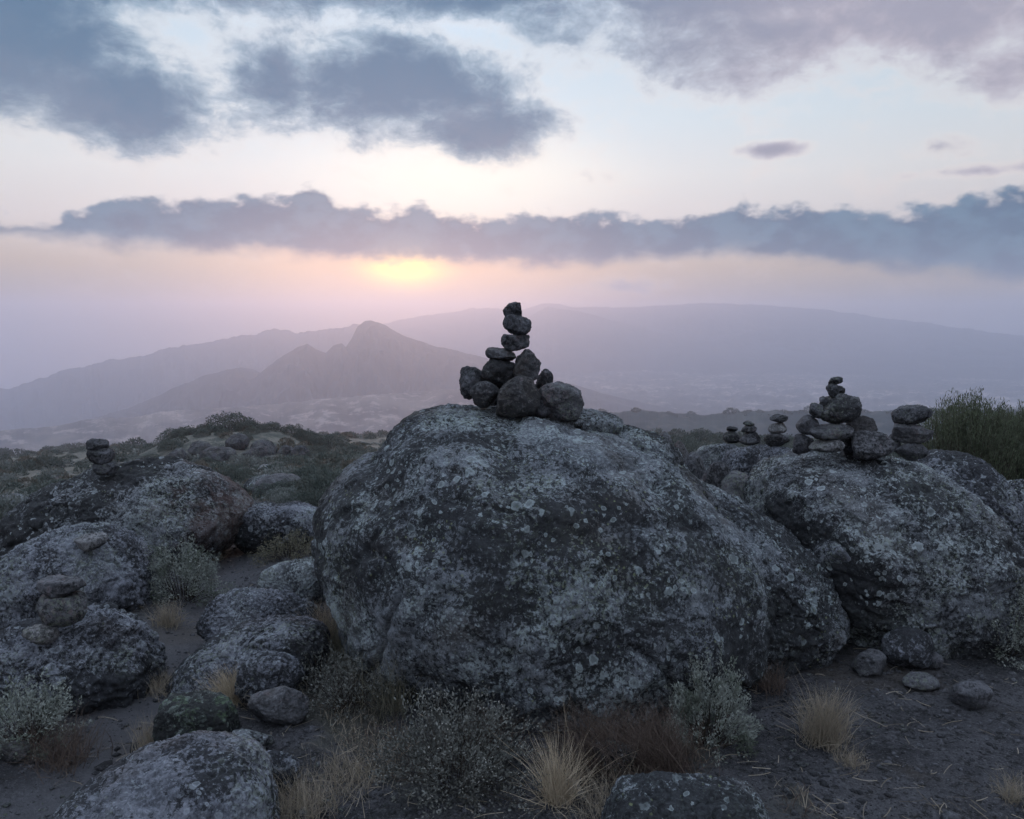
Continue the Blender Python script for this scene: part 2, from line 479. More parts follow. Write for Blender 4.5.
GRP_COUNT = {}
BOULDERS = []   # footprint discs, used to keep plants out of the rocks
def boulder(name, x0, x1, ytop, ybase, label, mat='boulder_dark', cat='boulder', group=None, seed=1, sub=6, deep=.8, bury=.6, dx=0, Y=None, **kw):
    cx = (x0 + x1) / 2
    if Y is None:
        B = ground(cx, ybase)
        Yf = B[1]
        w = pxw(x1 - x0, Yf) / 2
        ry = w * deep
        Yc = Yf + ry * .72
    else:
        Yc = Y; w = pxw(x1 - x0, Yc) / 2; ry = w * deep
    rx = pxw(x1 - x0, Yc) / 2
    top = P(cx, ytop, Yc)
    kw.setdefault('sq', 2.35); kw.setdefault('rough', .11); kw.setdefault('flake', .05); kw['nplanes'] = kw.get('nplanes', 6) + 4; kw.setdefault('cut', (.76, .97)); kw.setdefault('soft', 20)
    g = Hs(top[0], Yc)
    h = top[2] - g
    rz = max(h * bury, .03)
    V, Fc = rock_verts((rx, ry, rz), sub=sub, seed=seed, **kw)
    me = mesh_from(name, V, Fc, M[mat])
    o = link(name, me, None, (top[0], Yc, top[2] - rz))
    tag(o, label, cat, group)
    BOULDERS.append((top[0], Yc, rx * .95, ry * .95, top[2] - rz, rz))
    return o, (top[0], Yc, top[2] - rz, rx, ry, rz)

def stone(cx, cy, w, h, Y, label, group, mat='stone', tilt=0, seed=1, dep=1.0, sub=5, np_=9, infl=1.10, name='cairn_stone', cat='stone', **kw):
    c = P(cx, cy, Y)
    rx = pxw(w, Y) / 2 * infl; rz = pxw(h, Y) / 2 * infl; ry = (rx + rz) / 2 * dep
    kw.setdefault('rough', .15); kw.setdefault('low', .15); kw.setdefault('sq', 2.35); kw.setdefault('soft', 26); kw.setdefault('pit', .04)
    V, Fc = rock_verts((rx, ry, rz), sub=sub, seed=seed, nplanes=np_, cut=(.64, .92), tilt=math.radians(tilt), **kw)
    o = link(name, mesh_from(name, V, Fc, M[mat]), None, c)
    tag(o, label, cat, group)
    return o

# ------------------------------------------------------------------ plant meshes
def ribbons(name, pts, wid, mat):
    """pts (n,k,3) centre lines, wid (n,k) widths -> flat blades with random facing"""
    n, k, _ = pts.shape
    d = pts[:, -1] - pts[:, 0]
    rnd = np.random.RandomState(n)
    r = rnd.normal(size=(n, 3)); s = np.cross(d, r); s /= (np.linalg.norm(s, axis=1)[:, None] + 1e-9)
    a = pts - s[:, None, :] * wid[:, :, None] / 2; b_ = pts + s[:, None, :] * wid[:, :, None] / 2
    V = np.stack([a, b_], 2).reshape(-1, 3)
    base = (np.arange(n) * k * 2)[:, None] + (np.arange(k - 1) * 2)[None, :]
    base = base.ravel()
    Fc = np.stack([base, base + 1, base + 3, base + 2], 1)
    return V, Fc
def merge(parts):
    Vs = []; Fs = []; o = 0
    for V, Fc in parts:
        Vs.append(V); Fs.append(np.asarray(Fc) + o); o += len(V)
    return np.concatenate(Vs), np.concatenate(Fs)

def blades(n, L, spread, seed, droop=.5, w=.0022, base=.03, lean=(0, 0), k=5, jit=.35, stray=0):
    rnd = np.random.RandomState(seed)
    az = rnd.uniform(0, 2 * math.pi, n)
    th = np.abs(rnd.normal(0, 1, n)) * spread
    th = np.minimum(th, 1.5)
    ln = L * (1 - jit * rnd.uniform(0, 1, n)) * (1 - .25 * th / 1.5)
    if stray: ln[:stray] *= rnd.uniform(1.4, 1.9, stray)
    b0 = rnd.normal(0, base, (n, 2))
    t = np.linspace(0, 1, k)[None, :]
    ang = th[:, None] + droop * t * t * rnd.uniform(.3, 1.3, n)[:, None]
    ds = ln[:, None] / (k - 1)
    hx = np.concatenate([np.zeros((n, 1)), np.cumsum(np.sin(ang[:, :-1]) * ds, 1)], 1)
    hz = np.concatenate([np.zeros((n, 1)), np.cumsum(np.cos(ang[:, :-1]) * ds, 1)], 1)
    x = b0[:, :1] + hx * np.cos(az)[:, None] + lean[0] * hz; y = b0[:, 1:] + hx * np.sin(az)[:, None] + lean[1] * hz
    wob = rnd.normal(0, .012 * L / .3, (n, 2))
    x = x + wob[:, :1] * np.sin(t * 5); y = y + wob[:, 1:] * np.sin(t * 4)
    pts = np.stack([x, y, hz], 2)
    wid = w * (1 - .85 * t) * rnd.uniform(.6, 1.3, n)[:, None]
    return ribbons('b', pts, wid, None)

def leaves(Pn, Dn, ln, wd, seed):
    n = len(Pn); rnd = np.random.RandomState(seed)
    s = np.cross(Dn, rnd.normal(size=(n, 3))); s /= (np.linalg.norm(s, axis=1)[:, None] + 1e-9)
    a = Pn; c = Pn + Dn * ln[:, None]; m = Pn + Dn * (ln * .55)[:, None]
    l_ = m + s * wd[:, None] / 2; r_ = m - s * wd[:, None] / 2
    V = np.stack([a, l_, c, r_], 1).reshape(-1, 3)
    Fc = np.arange(n * 4).reshape(n, 4)
    return V, Fc

def bush_data(R, n, seed, leaf=.02, lump=.35, up=.5, stems=60, shell=.5, stemw=.006, upright=0, base=.25):
    """leaf clumps on a branching skeleton filling an uneven dome of radii R"""
    rnd = np.random.RandomState(seed); R = np.array(R, float)
    # shoots end on a lumpy dome
    m = stems
    ph = rnd.uniform(0, 2 * math.pi, m); ct = rnd.uniform(0, 1, m) ** .8
    st = np.sqrt(1 - ct ** 2)
    D = np.stack([st * np.cos(ph), st * np.sin(ph), ct], 1)
    rr = 1 + lump * fbm(D * 2.1 + seed, 3, seed) * 1.6 + rnd.normal(0, .06, m)
    tip = D * rr[:, None] * R
    root = np.stack([tip[:, 0] * base, tip[:, 1] * base, np.zeros(m)], 1)
    if upright:
        root = np.stack([tip[:, 0] * (1 - .5 * (1 - upright)), tip[:, 1] * (1 - .5 * (1 - upright)), np.zeros(m)], 1)
    midp = (root + tip) / 2 + np.stack([rnd.normal(0, .07, m), rnd.normal(0, .07, m), rnd.uniform(.0, .12, m)], 1) * R
    t = np.linspace(0, 1, 6)[None, :, None]
    pts = (1 - t) ** 2 * root[:, None] + 2 * t * (1 - t) * midp[:, None] + t * t * tip[:, None]
    wid = stemw * (1.2 - np.linspace(0, 1, 6))[None, :] * rnd.uniform(.6, 1.2, m)[:, None]
    S = ribbons('s', pts, wid, None)
    # leaves round the outer part of each shoot
    k = rnd.randint(0, m, n)
    s = 1 - shell * rnd.uniform(0, 1, n) ** 1.3
    q = ((1 - s) ** 2)[:, None] * root[k] + (2 * s * (1 - s))[:, None] * midp[k] + (s * s)[:, None] * tip[k]
    spread = .10 * float(R.mean())
    q = q + rnd.normal(0, 1, (n, 3)) * spread * (1.1 - s)[:, None] + rnd.normal(0, 1, (n, 3)) * spread * .35
    q[:, 2] = np.maximum(q[:, 2], 0)
    d = (tip - midp)[k]; d /= (np.linalg.norm(d, axis=1)[:, None] + 1e-9)
    d = d * up * 1.2 + rnd.normal(0, .6, (n, 3)); d[:, 2] += up * .5; d /= np.linalg.norm(d, axis=1)[:, None]
    Lf = leaves(q, d, leaf * rnd.uniform(.6, 1.4, n), leaf * .42 * rnd.uniform(.6, 1.4, n), seed + 1)
    return S, Lf, tip

def mound_data(n, seed, leaf, lump=.35, core=.55):
    """compact uneven cushion of radius .5: leaf clumps through a dome's volume"""
    rnd = np.random.RandomState(seed)
    ph = rnd.uniform(0, 2 * math.pi, n); ct = rnd.uniform(-.05, 1, n); st = np.sqrt(np.maximum(1 - ct ** 2, 0))
    D = np.stack([st * np.cos(ph), st * np.sin(ph), ct], 1)
    q = 1 + lump * fbm(D * 1.5 + seed, 2, seed) * 1.5 + .5 * lump * fbm(D * 5 + seed, 3, seed + 1)
    rr = q * (1 - (1 - core) * rnd.uniform(0, 1, n) ** 2.2) + rnd.normal(0, .02, n)
    P_ = D * rr[:, None] * np.array([.5, .5, .42]); P_[:, 2] = np.maximum(P_[:, 2], -.02)
    d = D + rnd.normal(0, .55, (n, 3)); d[:, 2] += .35; d /= np.linalg.norm(d, axis=1)[:, None]
    ln = leaf * rnd.uniform(.6, 1.5, n)
    return leaves(P_, d, ln, ln * .5, seed + 1)

def bush(name, x, y, R, n, label, seed=1, mat='silver', leaf=.018, group=None, cat='shrub', buds=0, rz=0, sink=.01, z=None, **kw):
    S, Lf, tip = bush_data(R, n, seed, leaf, **kw)
    e = link(name, None, None, (x, y, (Hs(x, y) if z is None else z) - sink), rz)
    link('stems', mesh_from('stems', *S, M['twig']), e)
    link('foliage', mesh_from('foliage', *Lf, M[mat], smooth=False), e)
    if buds:
        rnd = np.random.RandomState(seed + 5)
        k = rnd.randint(0, len(tip), buds)
        q = tip[k] + rnd.normal(0, .018, (buds, 3))
        parts = []
        for j in range(2):
            d = rnd.normal(size=(buds, 3)); d /= np.linalg.norm(d, axis=1)[:, None]
            parts.append(leaves(q - d * .004, d, np.full(buds, .0055), np.full(buds, .005), j))
        link('buds', mesh_from('buds', *merge(parts), M['bud'], smooth=False), e)
    tag(e, label, cat, group)
    return e

def tuft(name, x, y, n, L, spread, label, seed=1, mat='straw', group=None, cat='grass tuft', z=None, **kw):
    V, Fc = blades(n, L, spread, seed, **kw)
    o = link(name, mesh_from(name, V, Fc, M[mat], smooth=False), None, (x, y, (Hs(x, y) if z is None else z) - .01))
    tag(o, label, cat, group)
    return o
# ------------------------------------------------------------------ camera
cam = bpy.data.cameras.new('camera'); co = bpy.data.objects.new('camera', cam); COL.objects.link(co)
cam.sensor_fit = 'HORIZONTAL'; cam.sensor_width = 36; cam.lens = F / 1024 * 36
cam.clip_start = .05; cam.clip_end = 60000
co.location = (0, 0, CAMZ); co.rotation_euler = (math.pi / 2 - PITCH, 0, 0)
SC.camera = co

# ------------------------------------------------------------------ ground sheet
azf = np.arange(-42, 42.01, .13)
azb = np.concatenate([np.arange(-180, -42, 3.0), azf, np.arange(45, 180, 3.0)])
rr = [.3]
while rr[-1] < 14500 * K:
    r_ = rr[-1]
    rr.append(r_ * (1.008 if r_ < 9 else 1.012 if r_ < 60 else 1.018))
rr = np.array(rr)
A, Rr = np.meshgrid(np.radians(azb), rr)
X = Rr * np.sin(A); Yy = Rr * np.cos(A)
Z = H(X, Yy)
V = np.stack([X.ravel(), Yy.ravel(), Z.ravel()], 1)
nr, na = X.shape
i, j = np.meshgrid(np.arange(nr - 1), np.arange(na), indexing='ij')
a_ = i * na + j; b_ = i * na + (j + 1) % na
Fc = np.stack([a_.ravel(), b_.ravel(), (b_ + na).ravel(), (a_ + na).ravel()], 1)[:, ::-1]
V = np.concatenate([V, [[0, 0, Hs(0, .1)]]])
cap = np.stack([np.full(na, len(V) - 1), (np.arange(na) + 1) % na, np.arange(na)], 1)[:, ::-1]
def vegmask(x, y):
    r = np.hypot(x, y)
    v = sstep(6.2, 9.5, r + .9 * n2(x, y, .8, 3, 8))
    pxs = np.interp(y, [1.5, 2.6, 3.6, 4.6, 6.2, 8, 11], [-1.6, -1.5, -1.45, -1.75, -2.35, -2.9, -4.4])
    v = v * (1 - np.exp(-((x - pxs) / .35) ** 2) * sstep(14, 9, y))
    n = n2(x, y, 1.7, 4, 9)
    v = np.maximum(v, .8 * sstep(.08, .3, n) * (x < 1.0) * sstep(2.2, 3.0, r) * (1 - np.exp(-((x - pxs) / .42) ** 4)))
    return v
veg = np.concatenate([vegmask(X.ravel(), Yy.ravel()), [0]])
pthx = np.interp(Yy.ravel(), [1.5, 2.6, 3.6, 4.6, 6.2, 8, 11], [-1.6, -1.5, -1.45, -1.75, -2.35, -2.9, -4.4])
pth_ = np.concatenate([np.exp(-((X.ravel() - pthx + .25 * n2(X.ravel(), Yy.ravel(), 1.5, 3, 12)) / .33) ** 4) * sstep(14, 9, Yy.ravel()) * (Yy.ravel() > 0), [0]])
far = np.concatenate([sstep(250, 1500, Rr.ravel()), [0]])
g = link('ground', mesh_from('ground', V, [Fc, cap], M['ground'], attrs={'veg': veg, 'far': far, 'path': pth_}))
tag(g, 'dark volcanic soil and moorland falling away to a hazy plateau', None, None, 'structure')

# ------------------------------------------------------------------ distant relief
def ridge(name, sil, D, front, back, base, mat, label, seed=1, daz=.05, spur=.5, jag=1.2, steps=70, frontpow=1.0):
    D *= K; front *= K; back *= K; base *= K
    xs = np.array([p[0] for p in sil], float); ys = np.array([p[1] for p in sil], float)
    azs = np.degrees(np.arctan2(xs - 512, F))
    az = np.arange(azs[0], azs[-1], daz)
    px = 512 + F * np.tan(np.radians(az))
    py = np.interp(px, xs, ys) + jag * fbm(np.stack([px * .06, px * 0, px * 0 + seed], 1), 5, seed, .55)
    dz = np.array([ray(a, b)[2] / math.hypot(ray(a, b)[0], ray(a, b)[1]) for a, b in zip(px, py)])
    Dl = D * (1 + .05 * fbm(np.stack([az * .25, az * 0 + seed, az * 0], 1), 3, seed))
    top = CAMZ + dz * Dl
    s = np.concatenate([-np.linspace(1, 0, steps) ** 1.3, np.linspace(0, 1, steps // 2)[1:]])
    S, AZ = np.meshgrid(s, az, indexing='ij')
    dist = Dl[None, :] + np.where(S < 0, S * front, S * back)
    h = np.where(S < 0, (1 + S), (1 - S))
    h = np.clip(h, 0, 1) ** np.where(S < 0, frontpow, 1.0)
    x = dist * np.sin(np.radians(AZ)); y = dist * np.cos(np.radians(AZ))
    hh = (top - base)
    rg = n2(x, y, 1 / (D * .055), 5, seed, True)
    rg2 = n2(x, y, 1 / (D * .016), 4, seed + 3, True)
    env = 4 * h * (1 - h)
    z = base + hh[None, :] * h + (rg - .3) * env * np.maximum(hh[None, :], 60) * spur * .5 + rg2 * env * np.maximum(hh[None, :], 60) * spur * .06
    z = np.minimum(z, np.maximum(base + hh[None, :] * 1.0 - 1, base) + (dist - Dl[None, :]) * 0 + 0)
    V = np.stack([x.ravel(), y.ravel(), z.ravel()], 1)
    n_, k_ = x.shape
    i, j = np.meshgrid(np.arange(n_ - 1), np.arange(k_ - 1), indexing='ij')
    a = (i * k_ + j).ravel()
    Fc = np.stack([a, a + 1, a + 1 + k_, a + k_], 1)
    tag(link(name, mesh_from(name, V, Fc, M[mat])), label, None, None, 'structure')
    ci = steps - 1
    return x[ci], y[ci], z[ci]

ridge('plateau', [(330, 350), (380, 325), (400, 319), (430, 315), (470, 309), (520, 309), (545, 303), (556, 303.5), (572, 307), (640, 307), (690, 304), (710, 302.5), (735, 304), (770, 305), (830, 311), (900, 320), (960, 328), (1024, 336), (1100, 345), (1250, 356)],
      11200, 2600, 1500, -540, 'mount', 'long pale blue plateau rim on the horizon, far right', 3, spur=.35, jag=3)
ridge('far_slope', [(470, 345), (520, 322), (548, 306), (580, 312), (620, 322), (680, 338), (740, 345), (830, 350), (930, 353), (1040, 357), (1200, 366)],
      9300, 1500, 900, -540, 'mount', 'pale spur of the plateau running down to the right behind the tall cairn', 23, spur=.3, jag=2)
ridge('back_ridge', [(-160, 425), (-60, 402), (0, 389), (50, 375), (100, 363), (150, 353), (200, 343), (240, 336), (262, 331), (285, 328), (300, 331), (320, 329), (335, 330), (355, 325), (380, 330), (420, 345), (470, 365)],
      8000, 2500, 1200, -1350, 'mount', 'faint lilac ridge rising from the left to the central peak', 5, spur=.5, jag=6)
ridge('low_ridge', [(70, 425), (115, 411), (140, 402), (170, 389), (200, 376), (222, 371), (240, 367), (252, 369), (262, 374), (285, 386), (310, 402), (330, 415)],
      4800, 1200, 700, -900, 'mount', 'low rounded purple ridge left of the pointed hill', 11, spur=.5, jag=2)
ridge('pointed_hill', [(190, 415), (225, 395), (250, 381), (268, 366), (285, 354), (297, 347), (308, 343.5), (316, 349), (326, 352), (334, 345), (342, 343), (352, 352), (375, 372), (400, 392), (425, 410)],
      4550, 1100, 700, -740, 'mount', 'hazy purple pointed hill left of the flat-topped peak', 7, spur=.55, jag=2.5)
ridge('flat_topped_peak', [(290, 420), (322, 385), (340, 356), (352, 338), (358, 326), (365, 321), (371, 320), (379, 322), (388, 326), (398, 332), (412, 338), (432, 345), (460, 351), (480, 356), (520, 369), (560, 381), (620, 397), (680, 410)],
      4650, 1300, 800, -680, 'mount', 'hazy purple flat-topped peak beneath the sun', 9, spur=.55, jag=2)
ridge('spur', [(-120, 441), (-60, 436), (0, 430), (40, 427), (60, 424), (95, 418), (130, 417), (160, 411), (210, 408), (255, 405), (300, 401), (340, 397), (380, 394), (450, 389), (520, 389), (560, 396), (600, 412), (640, 425)],
      3300, 1400, 900, -620, 'spur', 'pale patchy moorland slope below the hazy peaks', 13, spur=.10, jag=2)
RISE = ridge('low_rise', [(560, 425), (600, 412), (640, 410), (700, 414), (760, 411), (820, 409), (880, 410), (940, 407), (1024, 411), (1150, 416)],
      1500, 500, 500, -260, 'rise', 'wooded blue rise beyond the cairns at the right', 17, spur=.10, jag=3, daz=.05)

# ------------------------------------------------------------------ haze
hz = bpy.data.materials.new('haze'); hz.use_nodes = True; hz.node_tree.nodes.clear()
t = NT(hz.node_tree); out = t.new('ShaderNodeOutputMaterial'); pv = t.new('ShaderNodeVolumePrincipled')
pv.inputs['Color'].default_value = (.80, .835, .97, 1); pv.inputs['Density'].default_value = 3.8e-4
pv.inputs['Anisotropy'].default_value = .72
t.l.new(pv.outputs[0], out.inputs['Volume'])
hb = np.array([[x, y, z] for z in (-1000, 150) for x, y in ((-8600, -8600), (8600, -8600), (8600, 8600), (-8600, 8600))], float)
hf = np.array([[3, 2, 1, 0], [4, 5, 6, 7], [0, 1, 5, 4], [1, 2, 6, 5], [2, 3, 7, 6], [3, 0, 4, 7]])
tag(link('haze', mesh_from('haze', hb, hf, hz, smooth=False)), 'pale evening haze filling the air above the plateau', None, None, 'stuff')

# ------------------------------------------------------------------ sky
SUN_AZ = math.degrees(math.atan2(400 - 512, F)); SUN_EL = 3.9
w = bpy.data.worlds.new('World'); SC.world = w; w.use_nodes = True; w.node_tree.nodes.clear()
t = NT(w.node_tree)
wo = t.new('ShaderNodeOutputWorld'); bg = t.new('ShaderNodeBackground'); t.l.new(bg.outputs[0], wo.inputs[0])
tc = t.new('ShaderNodeTexCoord').outputs['Generated']
sp = t.new('ShaderNodeSeparateXYZ'); t.l.new(tc, sp.inputs[0]); dx, dy, dz = sp.outputs
az = t.mul(t.m('ARCTAN2', dx, dy), 57.29578)
el = t.mul(t.m('ARCSINE', dz), 57.29578)
sky = t.new('ShaderNodeTexSky', sky_type='NISHITA'); sky.sun_disc = False
sky.sun_elevation = rad(SUN_EL); sky.sun_rotation = rad(SUN_AZ); sky.altitude = 3800; sky.dust_density = 1.5
base = t.mix(1.0, sky.outputs[0], (.10, .10, .10), 'MULTIPLY')
# high veil: colour by height above the horizon
e01 = t.step(el, 0, 1); 
ev = t.m('DIVIDE', t.add(el, 10), 100, clamp=True)     # -10..90 -> 0..1
def E(d): return (d + 10) / 100
veil = t.ramp(ev, [(0, (.33, .33, .40)), (E(0), (.32, .27, .24)), (E(1.5), (.36, .27, .20)), (E(3.5), (.56, .40, .27)), (E(6), (.74, .65, .62)), (E(9.5), (.78, .76, .74)),
                   (E(13), (.68, .75, .79)), (E(18), (.56, .67, .76)), (E(26), (.72, .86, 1.05)), (E(45), (1.18, 1.40, 1.72)), (1, (1.32, 1.57, 1.92))])
c = t.mix(.86, base, veil)
# brighter towards the sun, dimmer behind the viewer
da = t.m('ABSOLUTE', t.sub(az, SUN_AZ))
side = t.ramp(t.m('DIVIDE', da, 180), [(0, 1.12), (.08, 1.04), (.2, .92), (.45, .80), (1, .70)])
c = t.mix(1.0, c, side, 'MULTIPLY')
def ell(cx, cy, rx, ry):      # 1 - normalised distance from an ellipse centre
    a = t.m('DIVIDE', t.sub(az, cx), rx); b = t.m('DIVIDE', t.sub(el, cy), ry)
    return t.sub(1.0, t.m('SQRT', t.add(t.mul(a, a), t.mul(b, b))))
def A_(px): return math.degrees(math.atan2(px - 512, F))
def E_(py): return math.degrees(math.atan((409.5 - py) / F)) - 6.5
# sun glow
gl = t.step(ell(SUN_AZ + 1, 3.4, 19, 5.2), 0, 1)
c = t.mix(t.mul(gl, .8), c, (1.12, .66, .32))
gl = t.m('POWER', t.step(ell(SUN_AZ + .5, 3.7, 5.2, 3.0), 0, 1.0), 1.5)
c = t.mix(t.mul(gl, .9), c, (2.6, 1.75, .30))
gl = t.step(ell(-3.5, 9.4, 16, 5.0), 0, 1)
c = t.mix(t.mul(gl, .75), c, (1.02, .97, .84))
# clouds
uv = t.comb(t.mul(az, .10), t.mul(el, .155), 0.0)
wrp = t.noise(uv, 1.3, 4, .6, col=True)
wv = t.new('ShaderNodeVectorMath', operation='MULTIPLY_ADD'); t.l.new(wrp, wv.inputs[0]); wv.inputs[1].default_value = (.35, .30, 0); t.l.new(uv, wv.inputs[2])
fb = t.sub(t.noise(wv.outputs[0], 1.9, 7, .64), .5)
fb2 = t.sub(t.noise(wv.outputs[0], 6.5, 4, .62), .5)
fb3 = t.sub(t.noise(wv.outputs[0], .8, 5, .55), .5)
fld = None
for (px, py, rx, ry, wt) in [(20, 75, 160, 90, 1.05), (140, 122, 135, 50, 1.0), (400, 88, 175, 62, 1.05), (490, 128, 100, 42, 1.0), (285, 95, 70, 60, .8),
                             (90, -10, 330, 60, 1), (430, -20, 330, 48, 1), (760, -10, 360, 75, .95), (950, 15, 210, 95, .9), (740, 45, 180, 60, .75), (1010, 105, 90, 45, .6),
                             (765, 157, 50, 10, .75), (925, 165, 34, 16, .5), (620, 287, 60, 14, .5), (960, 190, 70, 8, .55), (0, 8, 200, 60, 1)]:
    v_ = t.mul(t.add(ell(A_(px), E_(py), math.degrees(rx / F) * .97, math.degrees(ry / F)), .0), wt)
    fld = v_ if fld is None else t.m('SMOOTH_MAX', fld, v_, .25)
# the rest of the sky dome above the view keeps broken cloud
hi = t.mul(t.step(el, 19, 27), .30); fld = t.m('MAXIMUM', fld, t.sub(hi, .05))
d = t.add(fld, t.add(t.mul(fb, 1.35), t.mul(fb2, .30)))
cm = t.step(d, -.06, .56)
thick = t.step(d, .12, .75)
rightness = t.step(az, -2, 22)
ccol = t.mix(thick, (.25, .35, .45), (.03, .11, .21))
ccol_r = t.mix(thick, (.56, .49, .53), (.30, .285, .36))
ccol = t.mix(rightness, ccol, ccol_r)
ccol = t.mix(t.mul(t.step(fb3, -.02, .16), .35), ccol, (.16, .19, .27))
ccol = t.mix(t.mul(t.step(d, .36, .05), .8), ccol, (1.0, .82, .70))
ccol = t.mix(t.step(el, 20, 32), ccol, (.66, .80, 1.0))
behind = t.m('DIVIDE', da, 180)
ccol = t.mix(1.0, ccol, t.ramp(behind, [(0, 1.0), (.3, .95), (1, .8)]), 'MULTIPLY')
c = t.mix(t.mul(cm, .93), c, ccol)
# the long low bank
azn = t.m('DIVIDE', t.add(az, 45), 90, clamp=True)
def AN(px): return (A_(px) + 45) / 90
def crv(pts): return t.ramp(azn, [(AN(px), E_(py) / 12) for px, py in pts])
top = t.mul(crv([(-200, 236), (0, 232), (60, 232), (80, 221), (110, 212), (150, 206), (230, 202), (290, 200), (312, 184), (335, 198), (370, 206), (430, 205), (470, 213), (500, 216), (540, 210), (600, 213), (690, 215), (715, 210), (735, 200), (755, 209), (800, 210), (860, 216), (940, 214), (985, 207), (1100, 204)]), 12)
bot = t.mul(crv([(-200, 250), (0, 247), (120, 252), (260, 258), (330, 263), (400, 266), (540, 268), (590, 266), (640, 259), (760, 258), (830, 266), (900, 276), (1024, 288), (1100, 290)]), 12)
uv2 = t.comb(t.mul(az, .32), t.mul(el, .50), 3.0)
nb = t.sub(t.noise(uv2, 1.9, 5, .50), .5)
nb2 = t.sub(t.noise(uv2, .7, 5, .55), .5)
tt = t.sub(t.add(t.add(top, t.mul(nb, 3.0)), t.mul(fb, .5)), el)
bb = t.sub(el, t.add(bot, t.add(t.mul(nb2, 1.5), t.mul(nb, 1.3))))
bm_ = t.mul(t.step(tt, -.10, .80), t.step(bb, -.5, .8))
bcol = t.mix(t.step(t.add(nb, nb2), -.16, .18), (.0, .070, .155), (.040, .14, .235))
bcol = t.mix(t.mul(t.step(tt, .60, .0), .6), bcol, (.30, .36, .42))
bcol = t.mix(t.mul(t.step(t.m('ABSOLUTE', t.sub(az, SUN_AZ)), 16, 0), t.step(bb, 1.1, 0)), bcol, (.80, .52, .34))
c = t.mix(t.mul(bm_, t.step(da, 120, 60, .0, .94)), c, bcol)
t.l.new(c, bg.inputs['Color']); bg.inputs['Strength'].default_value = 1.0
w.cycles.sampling_method = 'MANUAL'; w.cycles.sample_map_resolution = 512

s = bpy.data.lights.new('sun', 'SUN'); s.energy = .7; s.angle = rad(9); s.color = (1.0, .56, .38)
so = bpy.data.objects.new('sun', s); COL.objects.link(so)
sd = Vector((math.sin(rad(SUN_AZ)) * math.cos(rad(SUN_EL)), math.cos(rad(SUN_AZ)) * math.cos(rad(SUN_EL)), math.sin(rad(SUN_EL))))
so.rotation_euler = sd.to_track_quat('Z', 'Y').to_euler()
so.location = (-3, 8, 12)

SC.view_settings.view_transform = 'Standard'; SC.view_settings.look = 'None'; SC.view_settings.exposure = .25; SC.view_settings.gamma = 1
SC.render.engine = 'CYCLES'
SC.cycles.use_denoising = True; SC.cycles.use_adaptive_sampling = True; SC.cycles.adaptive_threshold = .03
SC.cycles.max_bounces = 5; SC.cycles.diffuse_bounces = 3; SC.cycles.volume_bounces = 3; SC.cycles.transparent_max_bounces = 6
SC.cycles.caustics_reflective = False; SC.cycles.caustics_refractive = False
# ------------------------------------------------------------------ the great boulder
YM = 3.98
def shell(cxp, cyp, Y, R, **kw):
    V, Fc = rock_verts(R, **kw)
    return V + P(cxp, cyp, Y)[None, :], Fc
mainc = P(545, 562, YM)
def osh(pts, c, Y, ry, **kw):
    V, Fc, C = outline_verts(pts, c, Y, ry, **kw); return V + C[None, :], Fc
MAIN = [(313, 520), (318, 492), (333, 470), (350, 455), (372, 446), (385, 428), (402, 413), (430, 404), (455, 402), (500, 405), (540, 410), (585, 418), (610, 424), (650, 440), (690, 463), (720, 487), (748, 515),
        (768, 550), (774, 590), (765, 640), (735, 680), (690, 712), (640, 730), (560, 738), (500, 730), (440, 712), (405, 694), (375, 668), (352, 640), (335, 608), (322, 575), (313, 545)]
SHO = [(690, 480), (720, 487), (760, 510), (790, 528), (815, 553), (832, 583), (836, 610), (820, 640), (785, 668), (750, 684), (725, 690), (700, 670), (680, 600), (680, 530)]
parts = [
    osh(MAIN, (545, 565), YM, 1.08, sub=8, seed=41, e=2.2, rough=.052, low=.06, pit=.042, shrink=.965, flake=.020, crack=.035),
    osh(SHO, (755, 600), YM + .02, .58, sub=8, seed=43, rough=.09, low=.10, pit=.07, shrink=.955),
    shell(664, 650, YM - .42, (.46, .40, .19), sub=7, seed=44, nplanes=2, rough=.11, low=.12, pit=.08, tilt=math.radians(-24), fit=False),
    shell(638, 446, YM + .1, (.24, .34, .09), sub=7, seed=45, nplanes=3, rough=.14, low=.14, pit=.08, tilt=math.radians(20), fit=False),
    shell(588, 421, YM + .05, (.20, .25, .06), sub=6, seed=46, nplanes=4, rough=.15, low=.15, pit=.05, tilt=math.radians(8), fit=False),
]
o = link('great_boulder', mesh_from('great_boulder', *merge(parts), M['boulder']), None, (0, 0, 0))
tag(o, 'huge lichen-mottled boulder in the middle carrying the tallest cairn', 'boulder')
BOULDERS.append((float(mainc[0]), YM, 1.15, 1.0, float(mainc[2]), .7)); BOULDERS.append((1.25, YM + .22, .5, .7, .5, .6))

# ------------------------------------------------------------------ other boulders (x0, x1, ytop, ybase)
B = {}
def bd(key, *a, **k):
    o, info = boulder(*a, **k); B[key] = info; return o
B['left_big'] = outlined('boulder', [(-60, 575), (-40, 552), (-20, 535), (10, 515), (40, 492), (75, 475), (110, 464), (150, 459), (185, 463), (215, 472), (238, 490), (256, 512), (245, 535), (215, 560), (150, 590), (60, 605), (-40, 600)], (105, 535), 568, .62, 'broad low boulder at far left with a rusty right end and a three-stone cairn', 'boulder_rust', seed=3, rough=.08, pit=.07)
B['left_mid'] = outlined('boulder', [(-40, 610), (-25, 578), (0, 560), (30, 540), (60, 528), (90, 524), (115, 530), (140, 548), (153, 575), (153, 605), (140, 635), (80, 655), (0, 650)], (68, 592), 622, .42, 'rounded pale-speckled boulder at left with a flat stone lying on top', 'boulder_grey', seed=4, rough=.09, pit=.08)
